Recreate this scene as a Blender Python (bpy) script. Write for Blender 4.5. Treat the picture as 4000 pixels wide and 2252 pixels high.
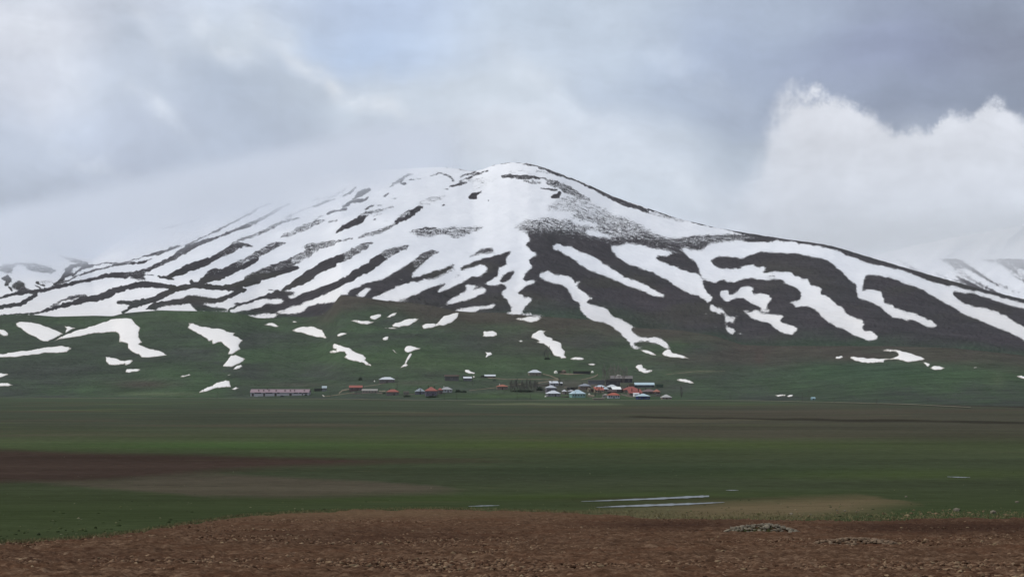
import bpy, bmesh, math, random
import numpy as np
from mathutils import Vector, Matrix
from mathutils.geometry import delaunay_2d_cdt

for o in list(bpy.data.objects):
    bpy.data.objects.remove(o, do_unlink=True)
scene = bpy.context.scene
COL = scene.collection
FPX = 7000.0            # focal length in photo pixels (photo is 4000 px wide)
HOR = 1500.0            # eye level row
R = math.radians

# ------------------------------------------------------------------ camera
cam_d = bpy.data.cameras.new('camera')
cam = bpy.data.objects.new('camera', cam_d)
COL.objects.link(cam)
cam.location = (0, 0, 0)
cam.rotation_euler = (R(90), 0, 0)
cam_d.sensor_width = 36.0
cam_d.lens = 36.0 * FPX / 4000.0
cam_d.shift_y = (HOR - 1126.0) / 4000.0
cam_d.clip_start = 0.5
cam_d.clip_end = 80000
scene.camera = cam

scene.view_settings.view_transform = 'Standard'
scene.view_settings.look = 'None'
scene.view_settings.gamma = 1.0
scene.view_settings.exposure = 0.0
scene.view_settings.use_curve_mapping = False
cy = scene.cycles
cy.max_bounces = 12
cy.diffuse_bounces = 2
cy.glossy_bounces = 2
cy.transmission_bounces = 4
cy.transparent_max_bounces = 8
cy.volume_bounces = 10
cy.volume_step_rate = 1.0
cy.volume_max_steps = 64
cy.use_denoising = True
try:
    cy.denoiser = 'OPENIMAGEDENOISE'
except Exception:
    pass


def lin(c):
    out = []
    for v in c[:3]:
        v = v / 255.0
        out.append(v / 12.92 if v <= 0.04045 else ((v + 0.055) / 1.055) ** 2.4)
    return tuple(out)


def lin4(c):
    return lin(c) + (1.0,)


# ------------------------------------------------------------------ node helper
class NT:
    def __init__(self, nt):
        self.nt = nt

    def node(self, t, **kw):
        n = self.nt.nodes.new(t)
        for k, v in kw.items():
            setattr(n, k, v)
        return n

    def put(self, sock, v):
        if v is None:
            return
        if isinstance(v, bpy.types.NodeSocket):
            self.nt.links.new(v, sock)
        else:
            sock.default_value = v

    def m(self, op, a, b=None, c=None, clamp=False):
        n = self.node('ShaderNodeMath', operation=op, use_clamp=clamp)
        self.put(n.inputs[0], a)
        self.put(n.inputs[1], b)
        self.put(n.inputs[2], c)
        return n.outputs[0]

    def vm(self, op, a, b=None):
        n = self.node('ShaderNodeVectorMath', operation=op)
        self.put(n.inputs[0], a)
        if op == 'SCALE':
            self.put(n.inputs[3], b)
        else:
            self.put(n.inputs[1], b)
        return n.outputs[0]

    def comb(self, x, y, z):
        n = self.node('ShaderNodeCombineXYZ')
        self.put(n.inputs[0], x)
        self.put(n.inputs[1], y)
        self.put(n.inputs[2], z)
        return n.outputs[0]

    def noise(self, vec, scale, detail=3.0, rough=0.5, dist=0.0):
        n = self.node('ShaderNodeTexNoise')
        self.put(n.inputs['Vector'], vec)
        self.put(n.inputs['Scale'], scale)
        self.put(n.inputs['Detail'], detail)
        self.put(n.inputs['Roughness'], rough)
        self.put(n.inputs['Distortion'], dist)
        return n.outputs['Fac']

    def noisec(self, vec, scale, detail=3.0, rough=0.5):
        n = self.node('ShaderNodeTexNoise')
        self.put(n.inputs['Vector'], vec)
        self.put(n.inputs['Scale'], scale)
        self.put(n.inputs['Detail'], detail)
        self.put(n.inputs['Roughness'], rough)
        return n.outputs['Color']

    def step(self, v, lo, hi, a=0.0, b=1.0):
        n = self.node('ShaderNodeMapRange', interpolation_type='SMOOTHSTEP')
        self.put(n.inputs['Value'], v)
        self.put(n.inputs['From Min'], lo)
        self.put(n.inputs['From Max'], hi)
        self.put(n.inputs['To Min'], a)
        self.put(n.inputs['To Max'], b)
        return n.outputs['Result']

    def mix(self, f, a, b, mode='MIX'):
        n = self.node('ShaderNodeMix', data_type='RGBA', blend_type=mode)
        self.put(n.inputs[0], f)
        self.put(n.inputs[6], a)
        self.put(n.inputs[7], b)
        return n.outputs[2]

    def ramp(self, f, stops, interp='LINEAR'):
        n = self.node('ShaderNodeValToRGB')
        cr = n.color_ramp
        cr.interpolation = interp
        while len(cr.elements) > 1:
            cr.elements.remove(cr.elements[-1])
        cr.elements[0].position = stops[0][0]
        cr.elements[0].color = stops[0][1]
        for p, c in stops[1:]:
            e = cr.elements.new(p)
            e.color = c
        self.put(n.inputs[0], f)
        return n.outputs[0]

    def attr(self, name, out='Fac'):
        n = self.node('ShaderNodeAttribute', attribute_name=name)
        return n.outputs[out]

    def pos(self):
        return self.node('ShaderNodeNewGeometry').outputs['Position']


# ------------------------------------------------------------------ world: overcast sky with broken cloud
SUN_AZ, SUN_EL = R(-100), R(40)      # from the left, a little behind the viewer
world = bpy.data.worlds.new('World')
scene.world = world
world.use_nodes = True
wn = NT(world.node_tree)
world.node_tree.nodes.clear()
SKY_STRENGTH = 0.1
d = wn.node('ShaderNodeTexCoord').outputs['Generated']
sep = wn.node('ShaderNodeSeparateXYZ')
wn.put(sep.inputs[0], d)
dx, dy, dz = sep.outputs
az0 = wn.m('ARCTAN2', dx, dy)
el0 = wn.m('ARCSINE', dz)
# domain warp so that the cloud fields drift and fray
w1 = wn.node('ShaderNodeSeparateColor')
wn.put(w1.inputs[0], wn.noisec(d, 9.0, 4.0, 0.55))
az = wn.m('ADD', az0, wn.m('MULTIPLY', wn.m('SUBTRACT', w1.outputs[0], 0.5), 0.10))
el = wn.m('ADD', el0, wn.m('MULTIPLY', wn.m('SUBTRACT', w1.outputs[1], 0.5), 0.07))
u = wn.m('DIVIDE', wn.m('ADD', az, 0.2783), 0.5566)
ROWS = [
    (0,    [(203,210,223),(198,206,221),(203,214,231),(190,206,232),(193,206,223),(190,202,218),(170,183,204),(153,164,187),(148,158,179)]),
    (200,  [(214,218,229),(190,200,216),(204,214,227),(188,206,233),(198,210,226),(188,200,216),(163,176,199),(147,157,184),(139,147,168)]),
    (400,  [(206,212,225),(190,200,216),(178,190,208),(204,215,229),(204,214,226),(184,196,213),(167,179,200),(146,157,180),(136,146,166)]),
    (600,  [(190,200,217),(184,194,212),(178,189,207),(192,202,217),(213,220,231),(202,211,224),(184,195,210),(176,186,203),(170,179,196)]),
    (800,  [(184,194,211),(177,187,206),(178,190,207),(188,198,213),(208,217,229),(206,215,227),(206,214,227),(206,213,226),(208,214,226)]),
    (1000, [(181,191,208),(180,190,208),(184,194,210),(192,202,216),(206,214,226),(206,214,227),(200,208,221),(186,194,209),(188,196,211)]),
]
cur = None
for i, (py, cols) in enumerate(ROWS):
    ev = math.atan((HOR - py) / FPX)
    r_ = wn.ramp(u, [(k / 8.0, lin4(c)) for k, c in enumerate(cols)], 'EASE')
    if cur is None:
        cur, pe = r_, ev
    else:
        cur = wn.mix(wn.step(el, pe, ev), cur, r_)
        pe = ev
# bright cloud bank low on the right
fc = wn.node('ShaderNodeFloatCurve')
bank = [(2300,900),(2600,800),(2850,660),(2960,540),(3010,455),(3087,385),(3165,388),(3227,376),(3273,386),(3320,415),(3397,446),
        (3475,481),(3553,497),(3615,512),(3670,486),(3708,452),(3786,446),(3863,431),(3925,440),(4000,485),(4300,560),(4700,760)]
cv = fc.mapping.curves[0]
pts = [((p + 1000) / 6000.0, (HOR - y) / 1500.0) for p, y in bank]
cv.points[0].location = (0.0, 0.30)
cv.points[1].location = (1.0, 0.40)
for q in pts:
    cv.points.new(*q)
fc.mapping.update()
nb = wn.noise(d, 30.0, 7.0, 0.66)
nb2 = wn.noise(d, 13.0, 5.0, 0.6)
azb = wn.m('ADD', az0, wn.m('MULTIPLY', wn.m('SUBTRACT', nb, 0.5), 0.02))
ub = wn.m('DIVIDE', wn.m('ADD', wn.m('MULTIPLY', wn.m('TANGENT', wn.m('MINIMUM', wn.m('MAXIMUM', azb, -0.5), 0.5)), FPX), 3000.0), 6000.0)
wn.put(fc.inputs['Value'], ub)
edge = wn.m('ARCTANGENT', wn.m('MULTIPLY', fc.outputs[0], 1500.0 / FPX))
dedge = wn.m('ADD', wn.m('SUBTRACT', edge, el0), wn.m('MULTIPLY', wn.m('SUBTRACT', nb, 0.5), 0.050))
bm_ = wn.m('MULTIPLY', wn.step(dedge, -0.001, wn.step(az0, 0.11, 0.165, 0.060, 0.0085)), wn.step(az0, 0.085, 0.16))
bankc = wn.mix(wn.step(el0, 0.085, 0.15), lin4((211, 217, 228)), lin4((223, 227, 236)))
bankc = wn.mix(wn.step(el0, 0.045, 0.08), lin4((192, 200, 214)), bankc)
bankc = wn.vm('SCALE', bankc, wn.m('ADD', 0.86, wn.m('MULTIPLY', wn.m('ADD', nb, nb2), 0.14)))
cur = wn.mix(bm_, cur, bankc)
# bright wisps
WISPS = [(930,215,150,50,-32,.95),(1500,400,240,46,-33,.85),(660,520,150,45,-40,.55),(1750,700,300,90,-20,.30),(60,250,260,160,-50,.45),(330,640,260,40,-30,.35),(1250,250,260,40,-30,.4),(520,120,240,50,-45,.4),(2750,230,260,60,-30,.2),(2620,760,200,50,-25,.35),
         (2150,400,330,60,-38,.28),(2420,560,260,50,-35,.22),(1150,120,220,40,-28,.22)]
wis = None
for (px, py, a_, b_, ang, k) in WISPS:
    ca = math.atan((px - 2000) / FPX); ce = math.atan((HOR - py) / FPX)
    s, c = math.sin(R(ang)), math.cos(R(ang))
    ddx = wn.m('MULTIPLY', wn.m('SUBTRACT', az, ca), FPX)
    ddy = wn.m('MULTIPLY', wn.m('SUBTRACT', el, ce), FPX)
    p = wn.m('DIVIDE', wn.m('ADD', wn.m('MULTIPLY', ddx, c), wn.m('MULTIPLY', ddy, s)), a_)
    q = wn.m('DIVIDE', wn.m('SUBTRACT', wn.m('MULTIPLY', ddy, c), wn.m('MULTIPLY', ddx, s)), b_)
    g = wn.m('MULTIPLY', wn.m('EXPONENT', wn.m('MULTIPLY', wn.m('ADD', wn.m('MULTIPLY', p, p), wn.m('MULTIPLY', q, q)), -1.0)), k)
    wis = g if wis is None else wn.m('ADD', wis, g)
wis = wn.m('MULTIPLY', wis, wn.step(wn.noise(d, 26.0, 6.0, 0.65), 0.34, 0.62))
cur = wn.mix(wn.m('MINIMUM', wis, 0.85), cur, lin4((225, 232, 242)))
# streaky fine structure, falling to the right
rot = wn.node('ShaderNodeMapping')
wn.put(rot.inputs[0], wn.comb(az, el, 0.0))
rot.inputs['Rotation'].default_value = (0, 0, R(35))
rot.inputs['Scale'].default_value = (7.0, 22.0, 1.0)
st = wn.noise(rot.outputs[0], 1.0, 7.0, 0.62)
fine = wn.noise(d, 14.0, 7.0, 0.62)
sc_ = wn.m('ADD', 1.0, wn.m('ADD', wn.m('MULTIPLY', wn.m('SUBTRACT', st, 0.5), 0.62), wn.m('MULTIPLY', wn.m('SUBTRACT', fine, 0.5), 0.55)))
sc_ = wn.m('MULTIPLY', sc_, 1.03)
cur = wn.vm('SCALE', cur, sc_)
# away from the view the overcast goes on in its mean tone
big = wn.noise(d, 2.3, 4.0, 0.55)
mean = wn.ramp(big, [(0.3, lin4((172, 183, 203))), (0.7, lin4((210, 217, 228)))])
out_f = wn.m('MAXIMUM', wn.step(wn.m('ABSOLUTE', az0), 0.36, 0.8), wn.step(el0, 0.25, 0.5))
cur = wn.mix(out_f, cur, mean)
skyt = wn.node('ShaderNodeTexSky', sky_type='NISHITA')
skyt.sun_disc = False
skyt.sun_elevation = SUN_EL
skyt.sun_rotation = SUN_AZ
skyt.altitude = 2000.0
# the cloud deck covers the clear sky; thin spots let some of it through
thin = wn.m('MULTIPLY', wn.step(wn.noise(d, 5.0, 3.0, 0.5), 0.55, 0.75), 0.12)
CLOUD_GAIN = 1.0 / SKY_STRENGTH
col = wn.mix(thin, wn.vm('SCALE', cur, CLOUD_GAIN), skyt.outputs[0])
bg = wn.node('ShaderNodeBackground')
wn.put(bg.inputs['Color'], col)
bg.inputs['Strength'].default_value = SKY_STRENGTH
wo = wn.node('ShaderNodeOutputWorld')
wn.put(wo.inputs['Surface'], bg.outputs[0])
world.cycles.sampling_method = 'MANUAL'
world.cycles.sample_map_resolution = 512

# ------------------------------------------------------------------ sun (thin overcast)
sun_d = bpy.data.lights.new('sun', 'SUN')
sun_d.energy = 1.75
sun_d.angle = R(10)
sun_d.color = (1.0, 0.96, 0.90)
sun = bpy.data.objects.new('sun', sun_d)
COL.objects.link(sun)
sv = Vector((math.sin(SUN_AZ) * math.cos(SUN_EL), math.cos(SUN_AZ) * math.cos(SUN_EL), math.sin(SUN_EL)))
sun.rotation_euler = (-sv).to_track_quat('-Z', 'Y').to_euler()
sun.location = sv * 3000

EG = (0.96, 0.98, 1.03)      # what a white diffuse surface shows under this light


def alb(c):
    return tuple(min(0.9, v / e) for v, e in zip(lin(c), EG))


def alb4(c):
    return alb(c) + (1.0,)


# ------------------------------------------------------------------ object helpers
def tag(o, label=None, cat=None, group=None, kind=None):
    if label: o['label'] = label
    if cat: o['category'] = cat
    if group: o['group'] = group
    if kind: o['kind'] = kind
    return o


def empty(name, loc, rz=0.0):
    o = bpy.data.objects.new(name, None)
    COL.objects.link(o)
    o.location = loc
    o.rotation_euler = (0, 0, rz)
    o.empty_display_size = 1.0
    return o


def link_mesh(name, me, mat=None, parent=None, loc=None, rz=0.0):
    o = bpy.data.objects.new(name, me)
    COL.objects.link(o)
    if mat is not None and not me.materials:
        me.materials.append(mat)
    if parent is not None:
        o.parent = parent
    if loc is not None:
        o.location = loc
    if rz:
        o.rotation_euler = (0, 0, rz)
    return o


def mesh_from(name, verts, faces, smooth=False):
    me = bpy.data.meshes.new(name)
    me.from_pydata([tuple(v) for v in verts], [], [tuple(f) for f in faces])
    me.update()
    if smooth:
        me.polygons.foreach_set('use_smooth', [True] * len(me.polygons))
    return me


def tri_mesh(name, V, F, smooth=False):
    V = np.asarray(V, dtype=np.float32)
    F = np.asarray(F, dtype=np.int32)
    k = F.shape[1]
    me = bpy.data.meshes.new(name)
    me.vertices.add(len(V))
    me.vertices.foreach_set('co', V.ravel())
    me.loops.add(F.size)
    me.loops.foreach_set('vertex_index', F.ravel())
    me.polygons.add(len(F))
    me.polygons.foreach_set('loop_start', np.arange(0, F.size, k, dtype=np.int32))
    me.polygons.foreach_set('loop_total', np.full(len(F), k, dtype=np.int32))
    if smooth:
        me.polygons.foreach_set('use_smooth', np.ones(len(F), dtype=bool))
    me.update(calc_edges=True)
    return me


def grid_mesh(name, X, Y, Z, attrs=None, colors=None, keep=None, smooth=True):
    r, c = X.shape
    V = np.stack([X, Y, Z], -1).reshape(-1, 3)
    idx = np.arange(r * c).reshape(r, c)
    F = np.stack([idx[:-1, :-1], idx[:-1, 1:], idx[1:, 1:], idx[1:, :-1]], -1).reshape(-1, 4)
    if keep is not None:
        kf = (keep[:-1, :-1] & keep[:-1, 1:] & keep[1:, 1:] & keep[1:, :-1]).ravel()
        F = F[kf]
        used = np.zeros(r * c, bool)
        used[F.ravel()] = True
        remap = np.cumsum(used) - 1
        V = V[used]
        F = remap[F]
    else:
        used = np.ones(r * c, bool)
    me = tri_mesh(name, V, F, smooth)
    for k, a in (attrs or {}).items():
        at = me.attributes.new(k, 'FLOAT', 'POINT')
        at.data.foreach_set('value', a.reshape(-1)[used].astype(np.float32))
    for k, a in (colors or {}).items():
        at = me.attributes.new(k, 'FLOAT_COLOR', 'POINT')
        cc = np.concatenate([a.reshape(-1, 3)[used], np.ones((int(used.sum()), 1))], 1)
        at.data.foreach_set('color', cc.astype(np.float32).ravel())
    return me


class MB:
    """collects boxes, prisms and tubes into one mesh"""
    def __init__(self):
        self.v, self.f = [], []

    def add(self, vs, fs):
        b = len(self.v)
        self.v += [tuple(v) for v in vs]
        self.f += [tuple(i + b for i in f) for f in fs]
        return self

    def box(self, x0, x1, y0, y1, z0, z1):
        return self.add([(x0,y0,z0),(x1,y0,z0),(x1,y1,z0),(x0,y1,z0),(x0,y0,z1),(x1,y0,z1),(x1,y1,z1),(x0,y1,z1)],
                        [(0,3,2,1),(4,5,6,7),(0,1,5,4),(1,2,6,5),(2,3,7,6),(3,0,4,7)])

    def tube(self, p, q, r0, r1, n=5):
        p, q = Vector(p), Vector(q)
        dv = (q - p)
        if dv.length < 1e-6:
            return self
        a = dv.orthogonal().normalized()
        b = dv.normalized().cross(a)
        vs = []
        for (o, r) in ((p, r0), (q, r1)):
            for k in range(n):
                t = 2 * math.pi * k / n
                vs.append(o + a * (r * math.cos(t)) + b * (r * math.sin(t)))
        fs = [(k, (k + 1) % n, n + (k + 1) % n, n + k) for k in range(n)]
        fs.append(tuple(range(n - 1, -1, -1)))
        fs.append(tuple(range(n, 2 * n)))
        return self.add(vs, fs)

    def mesh(self, name):
        return mesh_from(name, self.v, self.f)


# ------------------------------------------------------------------ numpy noise
_rng = np.random.RandomState(7)
_LAT = _rng.rand(256, 256)


def vnoise(x, y, seed=0):
    x = np.asarray(x, float) + seed * 17.31
    y = np.asarray(y, float) + seed * 9.77
    xi = np.floor(x).astype(int); yi = np.floor(y).astype(int)
    fx = x - xi; fy = y - yi
    fx = fx * fx * fx * (fx * (fx * 6 - 15) + 10); fy = fy * fy * fy * (fy * (fy * 6 - 15) + 10)
    a = _LAT[xi & 255, yi & 255]; b = _LAT[(xi + 1) & 255, yi & 255]
    c = _LAT[xi & 255, (yi + 1) & 255]; e = _LAT[(xi + 1) & 255, (yi + 1) & 255]
    return (a * (1 - fx) + b * fx) * (1 - fy) + (c * (1 - fx) + e * fx) * fy


def fbm(x, y, octs=4, gain=0.5, seed=0):
    s = 0.0; a = 1.0; t = 0.0
    for k in range(octs):
        s = s + a * (vnoise(x * 2 ** k, y * 2 ** k, seed + k * 3) - 0.5)
        t += a; a *= gain
    return s / t * 2.0


def interp(pts):
    xs = np.array([p[0] for p in pts], float); ys = np.array([p[1] for p in pts], float)
    return lambda x: np.interp(x, xs, ys)


def smoothed(pts, win=40):
    xs = np.arange(-3200, 7200, 4.0)
    f = interp(pts)(xs)
    k = np.hanning(int(win / 4) * 2 + 1); k /= k.sum()
    fp = np.convolve(np.pad(f, len(k) // 2, mode='edge'), k, mode='valid')
    return lambda x: np.interp(x, xs, fp)


def sstep(x, a, b):
    t = np.clip((x - a) / (b - a), 0, 1)
    return t * t * (3 - 2 * t)


# ------------------------------------------------------------------ outlines read off the mountain
WIN = dict(A=(0,850,3.68),B=(600,700,3.68),C=(600,900,3.68),D=(1200,620,3.68),E=(1200,900,3.68),F=(1800,620,3.68),G=(1800,900,3.68),
           H=(2400,750,3.68),I=(2300,1050,3.68),J=(2700,900,3.68),K=(3300,950,3.68),L=(0,1180,3.68),M=(650,1180,3.68),N=(1300,1180,3.68),
           O=(1950,1180,3.68),P=(3200,1300,3.22),o=(0,0,1.0),X=(0,1500,1.288),Y=(2000,1500,1.288))


def P(w, pts):
    ox, oy, s = WIN[w]
    return [(ox + p[0] / s, oy + p[1] / s) + tuple(q / s for q in p[2:3]) for p in pts]


SKYL = smoothed([(-3200,900),(-1500,860),(-600,880),(0,935),(150,968),(250,995),(364,1012),(400,985),(495,920),(652,845),(831,778),(1000,730),
        (1200,692),(1400,668),(1600,657),(1724,652),(1790,658),(1848,670),(1890,660),(1926,645),(1988,634),(2066,637),(2144,660),(2268,707),
        (2392,766),(2516,808),(2641,851),(2796,889),(2936,913),(3060,932),(3200,951),(3262,963),(3417,1010),(3573,1056),(3806,1122),
        (4000,1168),(4500,1275),(5500,1400),(7200,1440)], 22)
FOLD = smoothed([(-3200,1250),(-600,1238),(0,1232),(62,1228),(130,1229),(217,1236),(367,1232),(440,1234),(481,1223),(543,1217),(625,1211),(700,1213),
        (774,1214),(889,1217),(957,1228),(1003,1241),(1074,1243),(1112,1236),(1200,1238),(1255,1232),(1290,1205),(1328,1152),(1425,1162),
        (1507,1174),(1627,1184),(1703,1197),(1774,1213),(1855,1219),(2000,1222),(2140,1237),(2311,1248),(2400,1265),(2501,1281),(2653,1289),
        (2789,1311),(2898,1346),(3000,1350),(3480,1351),(3728,1359),(4000,1387),(4500,1420),(5500,1470),(7200,1480)], 16)
TOE = smoothed([(-3200,1546),(0,1551),(900,1555),(1300,1557),(1750,1563),(2300,1562),(2900,1563),(3250,1569),(3550,1577),(3800,1588),(4200,1605),
        (5000,1620),(7200,1630)], 120)
PLAIN_Z = -14.0
DFAR = smoothed([(-3200,3600),(0,3750),(364,3500),(1000,3750),(2000,3620),(3000,3450),(4000,3250),(7200,2900)], 200)
DNEAR = smoothed([(-3200,2800),(1200,2760),(1330,2600),(2000,2620),(2600,2650),(3000,2500),(4000,2350),(7200,2200)], 200)
DHILL = smoothed([(-3200,2600),(1200,2600),(1330,2500),(2000,2480),(2600,2430),(3000,2250),(4000,2050),(7200,1900)], 200)


def depth_mtn(px, py, bare=None):
    s = SKYL(px); f = FOLD(px) + 26
    q = np.clip((f - py) / np.maximum(f - s, 20), -0.1, 1.0)
    d1 = DFAR(px)
    d0 = DNEAR(px)
    D = d0 + (d1 - d0) * (0.82 * q + 0.18 * q * q)
    # ribs and gullies running down the fall line
    D = D + 34 * fbm((px * .8 + py * .7) / 420.0, (py * .9 - px * .55) / 330.0, 4, 0.5, 3) * np.clip(q * 4, 0, 1)
    if bare is not None:
        D = D - 19.0 * bare * np.clip(q * 5, 0, 1)
    return D


def depth_hill(px, py):
    f = FOLD(px); t = TOE(px)
    q = np.clip((t - py) / np.maximum(t - f, 20), 0, 1)
    dt = (-PLAIN_Z) * FPX / (t - HOR)
    df = DHILL(px)
    D = dt + (df - dt) * q ** 0.72
    D = D + 42 * fbm(px / 620.0 + 3.3, py / 210.0, 3, 0.45, 11) * np.clip(q * 3, 0, 1) * np.clip((1 - q) * 5 + .3, 0, 1)
    return np.where(py > t, dt - (py - t) * 2.0, D)


def hill_pt(px, py, up=0.0):
    D = float(depth_hill(np.array(float(px)), np.array(float(py))))
    return Vector(((px - 2000) / FPX * D, D, (HOR - py) / FPX * D + up))


# --- raster of snow cover over the slopes (one value per patch of ground)
RX0, RX1, RY0, RY1, RS = -600, 4600, 560, 1480, 2.0
gx = np.arange(RX0, RX1 + 1, RS); gy = np.arange(RY0, RY1 + 1, RS)
SNOW = np.zeros((len(gy), len(gx)), np.float32)


def box_blur(a, n):
    if n < 1:
        return a
    for ax in (0, 1):
        p = [(0, 0), (0, 0)]; p[ax] = (n, n)
        c = np.cumsum(np.pad(a, p, mode='edge'), axis=ax, dtype=np.float64)
        z = np.zeros_like(np.take(c, [0], ax))
        c = np.concatenate([z, c], ax)
        w = 2 * n + 1
        if ax == 0:
            a = (c[w:, :] - c[:-w, :]) / w
        else:
            a = (c[:, w:] - c[:, :-w]) / w
    return a.astype(np.float32)


def window(pts, pad):
    xs = [p[0] for p in pts]; ys = [p[1] for p in pts]
    i0 = max(0, int((min(xs) - pad - RX0) / RS)); i1 = min(len(gx), int((max(xs) + pad - RX0) / RS) + 2)
    j0 = max(0, int((min(ys) - pad - RY0) / RS)); j1 = min(len(gy), int((max(ys) + pad - RY0) / RS) + 2)
    return i0, i1, j0, j1


def inside(pts, X, Y):
    m = np.zeros(X.shape, bool)
    n = len(pts)
    for k in range(n):
        x0, y0 = pts[k][:2]; x1, y1 = pts[(k + 1) % n][:2]
        if y0 == y1:
            continue
        c = ((Y < y0) != (Y < y1)) & (X < (x1 - x0) * (Y - y0) / (y1 - y0) + x0)
        m ^= c
    return m


def poly(pts, v, soft=3):
    i0, i1, j0, j1 = window(pts, 6 + soft * 4)
    if i1 <= i0 or j1 <= j0:
        return
    X, Y = np.meshgrid(gx[i0:i1], gy[j0:j1])
    # a little natural wander of the outline
    wx = (vnoise(X / 16, Y / 12, 5) - .5) * 8 + (vnoise(X / 5, Y / 4, 6) - .5) * 7 + (vnoise(X / 2.6, Y / 2.6, 12) - .5) * 5
    wy = (vnoise(X / 16, Y / 12, 8) - .5) * 5 + (vnoise(X / 5, Y / 4, 9) - .5) * 3.5 + (vnoise(X / 2.6, Y / 2.6, 13) - .5) * 3
    m = inside(pts, X + wx, Y + wy).astype(np.float32)
    m = box_blur(box_blur(m, soft), max(1, soft - 1))
    S = SNOW[j0:j1, i0:i1]
    SNOW[j0:j1, i0:i1] = S * (1 - m) + v * m


def strip(pts, v, soft=1):
    pts = [(p[0], p[1], p[2] * 1.0 + .4) for p in pts]
    v = v + .02 if .28 < v < .6 else (v + .06 if .1 < v <= .28 else v)
    wmax = max(p[2] for p in pts)
    i0, i1, j0, j1 = window(pts, wmax + 8 + soft * 4)
    if i1 <= i0 or j1 <= j0:
        return
    X, Y = np.meshgrid(gx[i0:i1], gy[j0:j1])
    wx = (vnoise(X / 12, Y / 12, 15) - .5) * 8 + (vnoise(X / 5, Y / 5, 16) - .5) * 4
    wy = (vnoise(X / 12, Y / 12, 18) - .5) * 6 + (vnoise(X / 5, Y / 5, 19) - .5) * 3
    X = X + wx; Y = Y + wy
    m = np.zeros(X.shape, np.float32)
    for (x0, y0, w0), (x1, y1, w1) in zip(pts[:-1], pts[1:]):
        ex, ey = x1 - x0, y1 - y0
        L2 = ex * ex + ey * ey + 1e-6
        t = np.clip(((X - x0) * ex + (Y - y0) * ey) / L2, 0, 1)
        dd = np.hypot(X - x0 - t * ex, Y - y0 - t * ey)
        m = np.maximum(m, (dd < w0 + (w1 - w0) * t).astype(np.float32))
    m = box_blur(m, soft)
    S = SNOW[j0:j1, i0:i1]
    SNOW[j0:j1, i0:i1] = S * (1 - m) + v * m


def strips(w, items):
    for pts, v in items:
        strip(P(w, pts), v)


# main upper snowfield
poly([(-700,400),(2600,400),(2700,860),(2943,919)] + P('H',[(1640,612),(1270,620),(950,660),(600,700),(200,720),(0,700)]) + [(2200,920)] +
     P('G',[(870,50),(960,70),(995,130),(920,205),(965,240),(995,300),(1120,330),(980,410),(1030,510),(960,590),(880,690),(950,735),(1050,705),
            (1115,735),(960,790),(790,910),(890,930),(900,965),(950,960),(1070,975),(950,1060),(850,1190),(710,1175)]) +
     [(1990,1222),(1790,1222),(1790,1320),(-700,1320)], 1.0)
# centre-left: bare spurs below the snowfield, then the tongues lying in their gullies
poly(P('E',[(-40,1140),(20,1085),(200,1050),(370,1035),(500,965),(470,915),(580,920),(600,905),(580,885),(740,790),(900,740),(1060,715),(1200,630),
            (1300,580),(1500,440),(1640,340),(1800,285),(1880,300),(1740,390),(1600,520),(1490,640),(1500,675),(1640,650),(1860,575),(2080,490),
            (2140,500),(2100,545),(1900,660),(1830,690),(2190,570),(2190,530),(2300,490),(2440,430),(2576,395),(2708,355),(2993,280)]) +
     P('G',[(700,345),(650,420),(660,460),(640,500),(520,545),(545,580),(520,600),(540,650),(440,700),(340,760),(400,790),(510,775),(580,770),
            (640,790),(660,830),(605,890),(620,975),(690,980),(675,1050),(720,1085),(715,1170),(640,1185),(640,1600)]) + [(1190,1330)], 0.0)
poly(P('E',[(1350,770),(1250,830),(1100,880),(1080,910),(890,970),(960,990),(840,1050),(690,1110),(680,1150),(740,1180),(790,1215),(850,1225),
            (910,1200),(870,1130),(850,1110),(880,1080),(1030,1090),(1190,1050),(1130,1010),(1500,1035),(1500,1025),(1290,995),(1400,975),(1560,920),
            (1700,850),(1830,800),(2000,750),(2020,765),(1900,830),(1860,885),(1950,870),(2100,810),(2210,750),(2368,668),(2508,640),(2583,585),
            (2598,515),(2490,490),(2390,515),(2250,560),(2195,575),(2180,530),(2140,505),(2100,545),(1900,640),(1830,690),(1700,690),(1600,740),(1500,740)]), 1.0)
poly(P('E',[(2080,660),(2280,590),(2230,640),(2100,690)]), 0.5)
poly(P('E',[(1700,690),(1850,660),(2050,560),(2130,520),(2150,540),(1900,690),(1730,730)]), 0.45)
for pts in ([(650,925),(750,915),(760,880),(800,850),(860,820),(930,820),(920,840),(870,890),(810,935),(830,965)],
            [(720,970),(735,990),(700,1040),(570,1110),(470,1190),(330,1220),(220,1235),(200,1225),(300,1150),(400,1120),(500,1100),(520,1050),(600,990),(650,970)],
            [(1570,1045),(1640,1045),(1720,1078),(1600,1058)], [(1860,1096),(1990,1105),(1980,1117),(1880,1110)], [(1330,690),(1410,705),(1340,722)]):
    poly(P('E', pts), 1.0)
poly(P('G',[(-250,1065),(-170,1000),(-50,930),(0,905),(110,845),(60,825),(65,800),(110,765),(130,795),(200,790),(320,752),(350,765),(250,790),(160,835),
            (190,845),(330,822),(360,850),(350,890),(240,945),(130,990),(0,1010),(-120,1050)]), 1.0)
poly(P('G',[(-90,1150),(0,1120),(200,1090),(250,1080),(330,1080),(420,1065),(480,1050),(490,1080),(440,1110),(250,1145),(200,1160),(280,1180),(100,1178),(0,1174)]), 1.0)
poly(P('G',[(600,745),(700,700),(780,575),(740,570),(600,650),(555,740)]), 0.0)
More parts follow.
